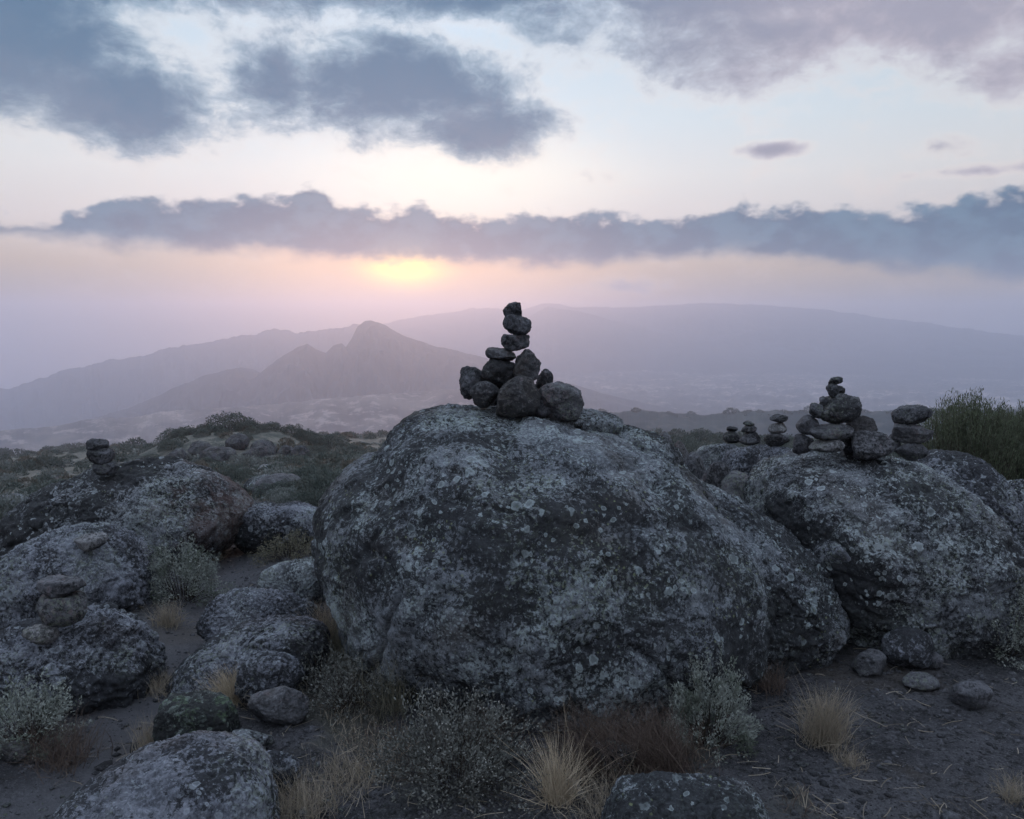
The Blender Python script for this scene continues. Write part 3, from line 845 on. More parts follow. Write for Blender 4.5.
B['left_near'] = outlined('boulder', [(-30, 660), (-5, 637), (25, 622), (58, 619), (78, 613), (105, 614), (130, 628), (150, 650), (159, 675), (150, 705), (110, 728), (60, 735), (-10, 725)], (70, 670), 710, .34, 'rough ridged boulder at the left edge carrying a balanced stone and pebble', 'boulder_grey', seed=5, rough=.14, pit=.12)
B['front_left'] = outlined('boulder', [(40, 840), (60, 805), (108, 772), (158, 753), (205, 747), (245, 757), (266, 780), (274, 815), (270, 870), (200, 915), (100, 905), (50, 875)], (165, 830), 890, .30, 'smooth grey boulder cut by the bottom edge with pale yellow lichen spots', 'boulder_grey', seed=6, rough=.07, pit=.04)
bd('front_mid', 'boulder', 596, 776, 778, 880, 'low speckled boulder cut by the bottom edge below the great boulder', mat='boulder', seed=7, sub=7, deep=.8, nplanes=2, low=.08, pit=.03)
bd('green', 'rock', 154, 240, 697, 752, 'squarish dark rock covered in green lichen beside the path', mat='boulder_green', cat='rock', seed=8, sub=6, deep=.7, nplanes=4, rough=.12, pit=.08,
   planes=[((0, 0, 1), .72), ((-1, 0, .1), .82), ((1, -.1, 0), .85), ((0, -1, .2), .8)])
B['slab_a'] = outlined('rock', [(160, 700), (168, 676), (190, 655), (220, 637), (255, 625), (290, 619), (318, 624), (332, 640), (330, 660), (300, 680), (260, 705), (210, 715)], (250, 664), 688, .24, 'long low slab of rock lying along the right side of the path', 'boulder_grey', 'rock', seed=9, sub=7, rough=.07, pit=.06)
bd('slab_b', 'rock', 194, 330, 590, 648, 'pitted flat rock just behind the long smooth slab', mat='boulder_grey', cat='rock', seed=10, sub=7, deep=.5, bury=.8, nplanes=3, pit=.10, rough=.1)
bd('slab_c', 'rock', 258, 332, 558, 606, 'small dark domed rock against the left side of the great boulder', cat='rock', seed=11, deep=.7, pit=.06)
bd('mid_left', 'boulder', 226, 326, 503, 552, 'flat-topped pale boulder where the path passes left of the great boulder', mat='boulder_grey', seed=12, sub=6, deep=.7, pit=.08, nplanes=3, planes=[((0, 0, 1), .8)])
bd('pillow', 'rock', 236, 306, 652, 706, 'smooth rounded rock with a dry grass tuft on its left', mat='boulder_grey', cat='rock', seed=13, deep=.8, nplanes=1)
bd('wedge', 'rock', 246, 310, 686, 728, 'smooth dark wedge-shaped rock leaning below the rounded one', cat='rock', mat='stone', seed=14, deep=.6, nplanes=4, bury=.55)
bd('flat_low', 'rock', 252, 302, 750, 792, 'flat grey rock half sunk in dry grass near the bottom', mat='boulder_grey', cat='rock', seed=15, deep=.8, nplanes=4, bury=.9)
bd('dark_small', 'rock', 226, 274, 730, 758, 'small dark rock beside the green-lichened one', cat='rock', seed=16, deep=.8, nplanes=4)
B['right_big'] = outlined('boulder', [(751, 492), (756, 472), (775, 458), (800, 452), (850, 450), (895, 454), (925, 464), (950, 479), (975, 500), (993, 527), (1005, 560), (1004, 605), (990, 645), (950, 672), (900, 680), (850, 672), (810, 645), (780, 610), (756, 550)], (875, 562), 645, .78, 'big dark rounded boulder at right carrying the pyramid cairn', 'boulder_dark', seed=27, sub=8, rough=.07, pit=.06, low=.035, flake=.025, crack=.02)
B['right_back'] = outlined('boulder', [(900, 480), (918, 458), (945, 449), (965, 451), (985, 464), (1000, 488), (1011, 520), (1014, 560), (1000, 600), (940, 610), (905, 560)], (958, 525), 590, .5, 'grey rounded boulder behind the big dark one, below the green bush', 'boulder_grey', Y=B['right_big'][1] + .60, seed=18)
bd('edge_a', 'rock', 1000, 1052, 478, 512, 'small dark rock at the right edge, highest of the three', cat='rock', seed=19, Y=B['right_big'][1] + 1.0, bury=.4)
bd('edge_b', 'rock', 984, 1060, 502, 560, 'dark rock at the right edge below the bush, middle of the three', cat='rock', seed=20, Y=B['right_big'][1] + .62, bury=.45)
bd('edge_c', 'rock', 1006, 1070, 552, 610, 'dark rock at the right edge, lowest of the three', cat='rock', seed=21, Y=B['right_big'][1] + .45, bury=.55)
bd('behind_a', 'boulder', 722, 786, 443, 480, 'small pale-topped boulder carrying the three-stone cairn behind the saddle', mat='boulder_grey', seed=22, Y=7.2, deep=.9)
bd('behind_b', 'boulder', 692, 748, 441, 472, 'small brown-grey boulder carrying two little dark cairns', seed=23, Y=7.6, deep=.9)
bd('behind_c', 'boulder', 756, 806, 446, 478, 'pale low boulder right behind the big dark boulder, left of its cairn', mat='boulder_grey', seed=24, Y=6.6, deep=.9)
# little rocks along the right crest of the great boulder
for (x0, x1, yt, h_, Y, lab, sd) in [
    (648, 678, 431, 22, 5.4, 'dark rounded rock on the crest line, first right of the tall cairn', 25), (672, 692, 441, 16, 5.5, 'small dark rock on the crest line, second right of the tall cairn', 26),
    (684, 708, 452, 18, 5.3, 'small dark rock on the crest line, third right of the tall cairn', 27), (696, 734, 460, 34, 4.75, 'dark domed rock wedged above the boulder shoulder', 28),
    (718, 766, 470, 46, 4.70, 'largest dark rock wedged between the two big boulders', 29)]:
    c = P((x0 + x1) / 2, yt + h_ / 2, Y); w_ = pxw(x1 - x0, Y) / 2; hh = pxw(h_, Y) / 2
    if Y > 4.72:    # rests on a taller buried rock reaching the ground
        hh = (c[2] + hh - Hs(c[0], Y)) * .55; cz = c[2] + pxw(h_, Y) / 2 - hh
    else:
        cz = c[2] - .12; hh += .12
    V, Fc = rock_verts((w_ * 1.1, w_ * 1.1, hh), sub=6, seed=sd, nplanes=6, rough=.12, low=.12, sq=2.3)
    tag(link('rock', mesh_from('rock', V, Fc, M['stone']), None, (c[0], Y, cz)), lab, 'rock')
    BOULDERS.append((c[0], Y, w_, w_, .3, .4))
stone(771, 513, 23, 17, 4.62, 'small dark stone lodged on the shoulder of the great boulder', None, 'stone_dark', seed=31, name='rock', cat='rock')
stone(834, 552, 40, 48, B['right_big'][1] - .52, 'oval grey rock wedged in the gap between the great boulder and the right one', None, 'boulder_grey', seed=32, name='rock', cat='rock', tilt=20, dep=1.2)

# loose rocks lying on the soil at the right
for (x0, x1, yt, yb, lab, mt, sd) in [
    (852, 888, 650, 678, 'dark egg-shaped rock on the soil, leftmost under the right boulder', 'stone_dark', 51),
    (884, 934, 628, 672, 'blocky pale grey rock leaning under the right boulder', 'boulder_grey', 52),
    (927, 944, 653, 670, 'small round dark rock beside the blocky pale one', 'stone_dark', 53),
    (901, 938, 674, 691, 'flat dark rock in front of the blocky pale one', 'stone_dark', 54),
    (952, 993, 680, 711, 'dark angular rock standing alone on the bare soil', 'stone_dark', 55),
    (779, 796, 787, 798, 'small dark pebble on the soil near the bottom edge', 'stone_dark', 56),
    (590, 640, 742, 778, 'dark rock half hidden behind the spiky straw tuft', 'boulder_dark', 57),
    (0, 30, 742, 764, 'small dark rock at the left edge beside the path', 'stone_dark', 58),
    (940, 962, 812, 830, 'dark pebble at the bottom edge of the bare soil', 'stone_dark', 59)]:
    boulder('rock', x0, x1, yt, yb, lab, mat=mt, cat='rock', seed=sd, sub=5, deep=.85, bury=.56, nplanes=6, rough=.1, low=.14)

# ------------------------------------------------------------------ cairn stones
G1 = 'stones of the tall cairn on the great boulder'
Y0 = YM - .05
for i, (cx, cy, w_, h_, dy, tl, mt, lab, kw) in enumerate([
    (512.4, 310.3, 17.5, 15.5, 0, -6, 'stone_dark', 'angular dark capstone at the very top of the tall cairn', dict(planes=[((.1, 0, 1), .55), ((1, 0, .05), .6), ((-.7, 0, .7), .7)], np_=2)),
    (517, 325.3, 26.5, 20.5, 0, 8, 'stone_dark', 'round dark stone second from the top of the tall cairn', {}),
    (515.2, 342.8, 26.5, 16, 0, 0, 'stone', 'flat-topped stone third from the top of the tall cairn', dict(planes=[((0, 0, 1), .55)])),
    (501, 354.2, 28.5, 13.5, 0, 14, 'stone', 'flat oval stone bridging the upper left of the tall cairn', {}),
    (527, 365.8, 26, 31, .02, 4, 'stone', 'tall block under the third stone of the tall cairn, upper right', {}),
    (499.6, 371, 35, 29, .02, 22, 'stone', 'slanting egg-shaped stone on the left flank of the tall cairn', {}),
    (471.6, 383, 23.5, 31, .03, 5, 'stone_dark', 'outermost left stone at the foot of the tall cairn', {}),
    (484.5, 394.2, 28, 25, -.07, 0, 'stone', 'rounded foot stone of the tall cairn, second from the left', {}),
    (518.6, 397.4, 42, 41, -.13, 0, 'stone', 'biggest pale rounded stone at the front foot of the tall cairn', {}),
    (544.6, 380.4, 16, 22, .10, 0, 'stone', 'small stone tucked behind the right flank of the tall cairn', {}),
    (558, 402.0, 47, 38, -.03, 26, 'stone', 'large slanting foot stone at the right of the tall cairn', {}),
    (538, 398, 26, 26, .12, 0, 'stone_dark', 'dark inner stone at the foot of the tall cairn, behind the front one', {}),
    (541, 407, 22, 20, -.08, 0, 'stone_dark', 'small dark stone wedged between the two biggest foot stones of the tall cairn', {}),
    (497, 391, 28, 28, .14, 0, 'stone_dark', 'dark inner stone of the tall cairn behind the left foot stones', {})]):
    stone(cx, cy, w_, h_, Y0 + dy, lab, G1, mt, tl, seed=101 + i, **kw)
G2 = 'stones of the pyramid cairn on the right boulder'
Yr = B['right_big'][1] - .12
for i, (cx, cy, w_, h_, dy, tl, mt, lab, kw) in enumerate([
    (834.8, 380.6, 13, 7.6, 0, -10, 'stone_dark', 'tiny capstone of the pyramid cairn', {}),
    (835.4, 391, 17, 14.5, 0, 0, 'stone_dark', 'rounded stone just under the capstone of the pyramid cairn', {}),
    (837.5, 408, 38, 30, .0, -6, 'stone', 'large angular block in the middle of the pyramid cairn', dict(planes=[((-.8, 0, .6), .6), ((1, 0, 0), .75)], np_=3)),
    (823.8, 401, 9, 9, .02, 0, 'stone_dark', 'little stone wedged on the upper left of the large block in the pyramid cairn', {}),
    (816, 410.5, 13, 14.5, -.02, 0, 'stone_dark', 'small round stone left of the large block in the pyramid cairn', {}),
    (807.5, 424.8, 19, 19, 0, 0, 'stone_dark', 'square left stone in the middle course of the pyramid cairn', {}),
    (830, 431.8, 40, 15.5, -.05, -3, 'stone', 'long flat stone under the large block of the pyramid cairn', {}),
    (802.8, 444.2, 21, 19.5, 0, 0, 'stone_dark', 'bottom left corner stone of the pyramid cairn', {}),
    (827.6, 445.6, 31, 14, -.08, -4, 'stone_pale', 'pale oval stone in the bottom course of the pyramid cairn', {}),
    (860.5, 425.8, 26, 20, .03, 12, 'stone_dark', 'right stone in the middle course of the pyramid cairn', {}),
    (870.3, 444.6, 41, 27, -.03, 4, 'stone', 'big blocky stone at the bottom right of the pyramid cairn', {}),
    (848, 441, 22, 25, .06, 0, 'stone_dark', 'shadowed inner stone at the bottom of the pyramid cairn', {})]):
    stone(cx, cy, w_, h_, Yr + dy, lab, G2, mt, tl, seed=131 + i, **kw)
G3 = 'stones of the cairn left of the green bush'
for i, (cx, cy, w_, h_, dy, tl, mt, lab) in enumerate([
    (911.6, 415.2, 33, 20, 0, -6, 'stone_dark', 'rough dark top stone of the cairn left of the green bush'),
    (910.6, 433.2, 36, 20, 0, 0, 'stone', 'wide middle stone of the cairn left of the green bush'),
    (911, 450.5, 30, 18, 0, 8, 'stone_dark', 'bottom stone of the cairn left of the green bush'),
    (893.6, 442, 13, 18, .04, 0, 'stone_dark', 'small upright stone between the pyramid cairn and the next one')]):
    stone(cx, cy, w_, h_, Yr + .25 + dy, lab, G3, mt, tl, seed=151 + i)
G4 = 'stones of the small cairns behind the saddle'
for i, (cx, cy, w_, h_, Y, mt, lab) in enumerate([
    (778.8, 418.2, 16.5, 8.5, 6.65, 'stone_dark', 'dark top stone of the small three-stone cairn beside the pyramid'),
    (777.4, 427.8, 17, 11, 6.65, 'stone_pale', 'pale middle stone of the small three-stone cairn beside the pyramid'),
    (776.8, 439.4, 23, 14, 6.65, 'stone_dark', 'dark bottom stone of the small three-stone cairn beside the pyramid'),
    (748.7, 423.2, 10.5, 5, 7.3, 'stone_dark', 'tiny flat top stone of the distant cairn, middle of the three small ones'),
    (749, 428.8, 14.5, 7, 7.3, 'stone', 'second stone of the distant cairn, middle of the three small ones'),
    (749.5, 438.2, 19, 13, 7.3, 'stone_dark', 'broad base stone of the distant cairn, middle of the three small ones'),
    (732.4, 429.2, 10, 5.5, 7.6, 'stone_dark', 'top stone of the leftmost small distant cairn'),
    (731.5, 437.2, 15.5, 11.5, 7.6, 'stone_dark', 'base stone of the leftmost small distant cairn')]):
    stone(cx, cy, w_, h_, Y, lab, G4, mt, 0, seed=161 + i, sub=4)
G5 = 'stones of the cairn on the rusty-ended boulder'
Yl = B['left_big'][1] - .30
for i, (cx, cy, w_, h_, tl, mt, lab) in enumerate([
    (98, 445, 19, 13, -4, 'stone_dark', 'top stone of the three-stone cairn on the rusty-ended boulder'),
    (101.4, 455.5, 23, 17, 8, 'stone_dark', 'middle stone of the three-stone cairn on the rusty-ended boulder'),
    (105.4, 467, 22, 15, 0, 'stone_dark', 'bottom stone of the three-stone cairn on the rusty-ended boulder')]):
    stone(cx, cy, w_, h_, Yl, lab, G5, mt, tl, seed=171 + i)
Yn = B['left_near'][1]
stone(61.5, 587.5, 42, 20, Yn - .16, 'flat-topped bowl-shaped stone balanced on a round pebble at left', 'two stones balanced at the left edge', 'stone', 0, seed=181, planes=[((0, 0, 1), .5), ((.6, 0, -.8), .7), ((-.6, 0, -.8), .7)], np_=1)
stone(63, 610, 42, 34, Yn - .16, 'round smooth stone under the flat-topped one at left', 'two stones balanced at the left edge', 'stone', 0, seed=182, np_=1, planes=[((0, 0, 1), .7)])
stone(40.5, 635, 32, 19, Yn - .22, 'small rounded grey stone lying on the ridged boulder at left', None, 'stone_pale', 0, seed=183, np_=2)
stone(89.7, 541.6, 31, 17, B['left_mid'][1] - .26, 'pale flat stone lying alone on the speckled left boulder', None, 'stone_pale', -12, seed=184, np_=4)
# ------------------------------------------------------------------ foreground plants
def gp(px, py):
    q = ground(px, py); return float(q[0]), float(q[1])
def in_rock(x, y, grow=1.0, z=None):
    for b in BOULDERS:
        if ((x - b[0]) / (b[2] * grow)) ** 2 + ((y - b[1]) / (b[3] * grow)) ** 2 < 1: return True
    return False

x, y = gp(452, 800); y += .12
bush('bud_shrub', x, y, (.29, .26, .30), 9000, 'dark twiggy shrub dotted with pale dry buds, bottom centre', 201, 'silverdark', .014, stems=170, buds=420, shell=.7, stemw=.0032, up=.6)
x, y = gp(716, 756); y += .08
bush('silver_shrub', x, y, (.18, .15, .29), 8000, 'silvery leafy shrub under the overhanging right side of the great boulder', 202, 'silver', .013, stems=110, shell=.45, stemw=.003, up=.8)
x, y = gp(345, 722)
bush('dry_shrub', x, y + .1, (.20, .18, .24), 3600, 'brittle grey-brown shrub at the lower left corner of the great boulder', 203, 'silverdark', .012, stems=150, shell=.7, stemw=.003)
x, y = gp(173, 606)
bush('cushion_shrub', x, y + .15, (.27, .22, .37), 9000, 'rounded grey-green cushion shrub beside the path, right of the speckled boulder', 204, 'silver', .014, stems=130, shell=.5, stemw=.003)
x, y = gp(22, 748)
bush('edge_shrub', x, y + .05, (.20, .17, .26), 4200, 'pale-leaved shrub at the left edge in front of the ridged boulder', 205, 'silver', .014, stems=110, shell=.6, stemw=.003)
x, y = gp(18, 640)
bush('edge_shrub', x - .05, y + .45, (.22, .2, .34), 3600, 'grey twiggy shrub at the left edge between the two left boulders', 206, 'silverdark', .015, stems=110, shell=.6, stemw=.003)
x, y = gp(1000, 652)
bush('right_shrub', x, y - .02, (.19, .16, .44), 6500, 'pale wiry shrub at the right edge in front of the dark boulder', 207, 'silver', .014, stems=140, shell=.6, stemw=.003)
x, y = gp(285, 562)
bush('ledge_shrub', x, y + .1, (.24, .18, .17), 3000, 'low yellowish shrub between the pale boulder and the dark domed rock', 208, 'greenstraw', .014, stems=110, shell=.6, stemw=.003)
x, y = gp(310, 700)
bush('dry_shrub', x, y + .15, (.2, .18, .17), 2600, 'low brown shrub in front of the long smooth slab', 209, 'silverdark', .012, stems=120, shell=.7, stemw=.003)

GT = 'dry grass tufts'
for (px, py, n, L, sp_, mt, lab, sd, kw) in [
    (556, 800, 420, .25, .70, 'straw', 'spiky pale straw tuft with long stalks below the great boulder', 301, dict(w=.0026, droop=.6, base=.022, stray=30)),
    (822, 742, 560, .26, .40, 'straw_dull', 'fan-shaped straw tuft on the bare soil right of the great boulder', 302, dict(w=.0026, droop=.7, base=.03, lean=(.05, -.1), stray=6)),
    (236, 700, 700, .19, .62, 'straw', 'flattened straw tuft against the smooth rounded rock', 303, dict(w=.0024, droop=1.1, base=.035, lean=(-.15, -.1))),
    (660, 768, 1100, .29, .42, 'russet', 'drooping russet grass clump under the great boulder overhang', 304, dict(w=.0024, droop=1.2, base=.07, lean=(-.3, -.2))),
    (600, 765, 700, .30, .45, 'russet', 'dark brown grass clump left of the russet one under the great boulder', 305, dict(w=.0024, droop=1.2, base=.06, lean=(-.2, -.2))),
    (182, 557, 260, .24, .4, 'straw_dull', 'small pale tuft at the far end of the path beside the rusty boulder end', 306, dict(w=.004, droop=.6)),
    (213, 560, 260, .22, .6, 'straw_dull', 'low pale tuft at the far end of the path left of the flat-topped boulder', 307, dict(w=.004, droop=.9)),
    (168, 625, 300, .17, .6, 'straw_dull', 'short straw tuft at the foot of the cushion shrub', 308, dict(w=.003, droop=.9)),
    (150, 752, 260, .17, .30, 'straw_dull', 'thin upright tuft left of the green-lichened rock', 309, dict(w=.0022, droop=.5)),
    (60, 762, 420, .22, .6, 'russet', 'brown tuft below the ridged boulder at left', 310, dict(w=.0024, droop=1.1, base=.05)),
    (160, 690, 300, .12, .7, 'straw_dull', 'short dull tuft where the ridged boulder meets the path', 311, dict(w=.0024, droop=1.0, base=.04)),
    (345, 660, 420, .26, .35, 'greenstraw', 'greenish tuft growing up the left foot of the great boulder', 312, dict(w=.003, droop=.7, base=.05)),
    (325, 640, 300, .24, .4, 'straw_dull', 'pale tuft between the pitted rock and the great boulder', 313, dict(w=.003, droop=.7, base=.05)),
    (300, 812, 620, .16, .8, 'straw_dull', 'matted straw tuft at the bottom edge right of the smooth grey boulder', 314, dict(w=.0022, droop=1.2, base=.06)),
    (352, 780, 520, .15, .9, 'straw_dull', 'flat mat of dull straw left of the bud-dotted shrub', 315, dict(w=.0022, droop=1.2, base=.07)),
    (395, 712, 160, .36, .35, 'greenstraw', 'sparse tuft of long stems at the foot of the great boulder', 316, dict(w=.0022, droop=.6, base=.05, stray=4)),
    (610, 815, 380, .2, .9, 'straw_dull', 'low russet-straw mat left of the speckled front boulder', 317, dict(w=.0022, droop=1.2, base=.07)),
    (850, 765, 220, .10, .9, 'straw_dull', 'thin scatter of straw in front of the fan-shaped tuft', 318, dict(w=.002, droop=1.2, base=.025)),
    (1015, 800, 300, .12, .9, 'straw_dull', 'thin dry grass at the lower right corner', 319, dict(w=.002, droop=1.2, base=.025)),
    (100, 590, 240, .16, .6, 'straw_dull', 'thin tuft in the gap between the two left boulders', 320, dict(w=.003, droop=.8)),
    (770, 690, 220, .16, .5, 'russet', 'small brown tuft in the shade of the great boulder right foot', 321, dict(w=.0026, droop=.8)),
    (488, 745, 260, .2, .5, 'russet', 'dark wiry tuft behind the bud-dotted shrub', 322, dict(w=.0024, droop=.8, base=.05))]:
    x, y = gp(px, py)
    tuft('grass_tuft', x, y, n, L, sp_, lab, sd, mt, GT, **kw)

# giant heath bush at the right: upright plumes
def heath_bush(name, x, y, z, R, n, label, seed, lean=.25):
    rnd = np.random.RandomState(seed)
    m = 420
    ph = rnd.uniform(0, 2 * math.pi, m); q = rnd.uniform(0, 1, m) ** .6
    ax = q * np.cos(ph) * R[0]; ay = q * np.sin(ph) * R[1]
    hgt = R[2] * (1 - .30 * q ** 2) * (1 + .14 * fbm(np.stack([ax * 2.2, ay * 2.2, ax * 0 + seed], 1), 3, seed) + rnd.normal(0, .05, m))
    t = np.linspace(0, 1, 7)[None, :, None]
    root = np.stack([ax * .35, ay * .35, 0 * ax], 1); tip = np.stack([ax * 1.05, ay * 1.05, hgt], 1)
    mid = root * .4 + tip * .6; mid[:, 2] = hgt * .35
    pts = (1 - t) ** 2 * root[:, None] + 2 * t * (1 - t) * mid[:, None] + t * t * tip[:, None]
    S = ribbons('s', pts, .008 * (1.15 - np.linspace(0, 1, 7))[None, :] * np.ones((m, 1)), None)
    k = rnd.randint(0, m, n); s = 1 - .85 * rnd.uniform(0, 1, n) ** 1.2
    p = ((1 - s) ** 2)[:, None] * root[k] + (2 * s * (1 - s))[:, None] * mid[k] + (s * s)[:, None] * tip[k]
    p = p + rnd.normal(0, 1, (n, 3)) * (.012 + .05 * (1 - s))[:, None]
    d = (tip - mid)[k]; d /= np.linalg.norm(d, axis=1)[:, None]
    d = d + rnd.normal(0, .33, (n, 3)); d /= np.linalg.norm(d, axis=1)[:, None]
    L = leaves(p, d, rnd.uniform(.02, .042, n), rnd.uniform(.004, .007, n), seed)
    e = link(name, None, None, (x, y, z))
    link('stems', mesh_from('stems', *S, M['twig']), e); link('foliage', mesh_from('foliage', *L, M['erica'], smooth=False), e)
    tag(e, label, 'bush', 'giant heath bushes at the right')
for (px, yt, wpx, Y, lab, sd) in [(972, 398, 92, 6.3, 'tall feathery green bush behind the boulders at right, nearest the cairn', 401), (1040, 410, 90, 6.6, 'feathery green bush cut by the right edge of the photo', 402), (1004, 416, 70, 6.9, 'smaller feathery green bush filling the gap between the two taller ones', 403)]:
    c = P(px, yt, Y); g0 = Hs(c[0], Y)
    heath_bush('heath_bush', c[0], Y, g0 - .02, (pxw(wpx, Y) / 2, .42, (c[2] - g0) * 1.02), 38000, lab, sd)

# ------------------------------------------------------------------ moorland shrubs and rocks
rnd = np.random.RandomState(77)
protos = {}
def shrub_mesh(kind, v, n, leaf):
    S, _, _ = bush_data((.46, .46, .38), 10, 500 + v * 7, leaf, stems=50, lump=.4, stemw=.010)
    L = mound_data(n, 500 + v * 7, leaf, .30, .72)
    return mesh_from('stems', *S, M['twig']), mesh_from('foliage', *L, M[kind], smooth=False)
for kd in ('heath', 'heath_grey', 'heath_brown'):
    protos[kd] = [shrub_mesh(kd, v, 3800, .036) for v in range(3)]
    protos[kd + '_lo'] = [mound_data(400, 700 + v * 7, .11, .28, .8) for v in range(4)]
def screen(x, y, z):
    v = np.array([x, y, z - CAMZ]); dd = v @ _f
    return 512 + F * (v @ _r) / dd, 409.5 - F * (v @ _u) / dd
N_ = 6200
r_ = 7.2 * (330 / 7.2) ** (rnd.uniform(size=N_) ** .92); a = rnd.uniform(-38, 38, N_)
x = r_ * np.sin(np.radians(a)); y = r_ * np.cos(np.radians(a))
dens = .52 + 2.2 * n2(x, y, 1 / 9.0, 3, 31)
s = rnd.lognormal(-.15, .32, N_) * np.interp(r_, [7, 12, 25, 60, 150, 330], [.38, .50, .8, 1.25, 2.0, 3.2]) * np.where(a > 3, np.interp(r_, [20, 50, 150], [1.0, 1.5, 1.35]), 1)
pth = np.interp(y, [1.5, 2.6, 3.6, 4.6, 6.2, 8, 11], [-1.6, -1.5, -1.45, -1.75, -2.35, -2.9, -4.4])
ok = (rnd.uniform(size=N_) < dens) & ~((y < 13) & (np.abs(x - pth) < .55))
for b in BOULDERS: ok &= ((x - b[0]) / (b[2] * 1.25)) ** 2 + ((y - b[1]) / (b[3] * 1.25)) ** 2 > 1
zz = H(x, y)
cand = [(s[i] / r_[i], x[i], y[i], s[i], a[i], zz[i]) for i in np.nonzero(ok)[0]]
cand.sort(key=lambda q: -q[0])
def hidden(x, y, z):
    px, py = screen(x, y, z)
    if px < -15 or px > 1040: return True
    if 345 < px < 720 and py > 455: return True
    if 770 < px < 990 and py > 460: return True
    return False
hi_n = 0; lo = {k: [] for k in ('heath', 'heath_grey', 'heath_brown')}
LAB = {'heath': 'dark green rounded heath shrub on the open moor beyond the boulders', 'heath_grey': 'grey-green rounded heath shrub on the open moor beyond the boulders', 'heath_brown': 'brownish dry heath shrub on the open moor beyond the boulders'}
first = {}
for (sz, x, y, s, a, z) in cand:
    kd = rnd.choice(['heath', 'heath_grey', 'heath_brown'], p=[.55, .32, .13])
    if a > 5 and y > 20: kd = 'heath' if rnd.uniform() < .8 else kd
    hz_ = rnd.uniform(.65, 1.15)
    if hi_n < 225 and not hidden(x, y, z + .4 * s):
        st, fo = protos[kd][rnd.randint(3)]
        if kd not in first or True:
            e = link('heath_shrub', None, None, (x, y, z - .04 * s), rnd.uniform(0, 6.28)); e.scale = (s, s, s * hz_)
            link('stems', st, e); link('foliage', fo, e)
            tag(e, LAB[kd], 'shrub', 'heath shrubs on the moor')
        hi_n += 1
    else:
        V, Fc = protos[kd + '_lo'][rnd.randint(4)]
        c_, s_ = math.cos(a * 7), math.sin(a * 7)
        lo[kd].append((np.stack([(V[:, 0] * c_ - V[:, 1] * s_) * s + x, (V[:, 0] * s_ + V[:, 1] * c_) * s + y, V[:, 2] * s * hz_ + z - .04 * s], 1), Fc))
for kd, nm, lb in (('heath', 'far_heath', 'dark green heath scrub thinning out over the distant moor'), ('heath_grey', 'far_grey_heath', 'grey-green scrub scattered over the distant moor'), ('heath_brown', 'far_brown_heath', 'brown dry scrub scattered over the distant moor')):
    tag(link(nm, mesh_from(nm, *merge(lo[kd]), M[kd], smooth=False)), lb, 'scrub', None, 'stuff')

# wooded rim of the far rise and the moor edge
def scrub_belt(name, n, rmin, rmax, amin, amax, smin, smax, label, seed, mat='heath', cond=None):
    rd = np.random.RandomState(seed); out_ = []
    r_ = rd.uniform(rmin, rmax, n); a = np.radians(rd.uniform(amin, amax, n)); x = r_ * np.sin(a); y = r_ * np.cos(a)
    z = H(x, y)
    for i in range(n):
        V, Fc = protos['heath_lo'][i % 4]; s = rd.uniform(smin, smax)
        out_.append((V * np.array([s, s, s * rd.uniform(.7, 1.2)]) + np.array([x[i], y[i], z[i] - .05 * s]), Fc))
    tag(link(name, mesh_from(name, *merge(out_), M[mat], smooth=False)), label, 'scrub', None, 'stuff')
scrub_belt('moor_edge_scrub', 1500, 330, 720, -36, 36, 3, 7, 'low scrub along the far edge of the moor', 881)

# rounded trees standing at the moor edge on the right, and bushes over the knoll
rt = np.random.RandomState(19)
for i in range(34):
    px = rt.uniform(612, 905); Y = rt.uniform(38, 105); s = rt.uniform(2.2, 4.4) * (Y / 70) ** .4
    x = (px - 512) / F * Y; st, fo = protos['heath'][i % 3]
    e = link('heath_tree', None, None, (x, Y, Hs(x, Y) - .1), rt.uniform(0, 6)); e.scale = (s, s, s * rt.uniform(.75, 1.0))
    link('stems', st, e); link('crown', fo, e); tag(e, 'dark rounded giant-heath tree at the edge of the moor on the right', 'tree', 'rounded trees along the moor edge at right')
for i in range(110):
    px = rt.uniform(120, 350); Y = 38 + 40 * rt.uniform() ** .7; s = rt.uniform(.9, 2.3) * Y / 68
    if Y > 64 and not 165 < px < 318: continue
    x = (px - 512) / F * Y; kd = ('heath', 'heath', 'heath_grey')[i % 3]; st, fo = protos[kd][i % 3]
    e = link('heath_shrub', None, None, (x, Y, Hs(x, Y) - .05), rt.uniform(0, 6)); e.scale = (s, s, s * .9)
    link('stems', st, e); link('foliage', fo, e); tag(e, 'low heath shrub covering the rocky knoll beyond the left boulders', 'shrub', 'heath shrubs over the rocky knoll')
out_ = []
for i in range(500):
    j = rt.randint(len(RISE[0])); V, Fc = protos['heath_lo'][i % 4]; s = rt.uniform(6, 15)
    k = 1 - rt.uniform(0, .12) ** 1.0
    out_.append((V * np.array([s, s, s * .8]) + np.array([RISE[0][j] * k, RISE[1][j] * k, RISE[2][j] - (1 - k) * 400 - .5]), Fc))
tag(link('rise_scrub', mesh_from('rise_scrub', *merge(out_), M['heath'], smooth=False)), 'far line of bushes on the blue rise behind the cairns', 'scrub', None, 'stuff')

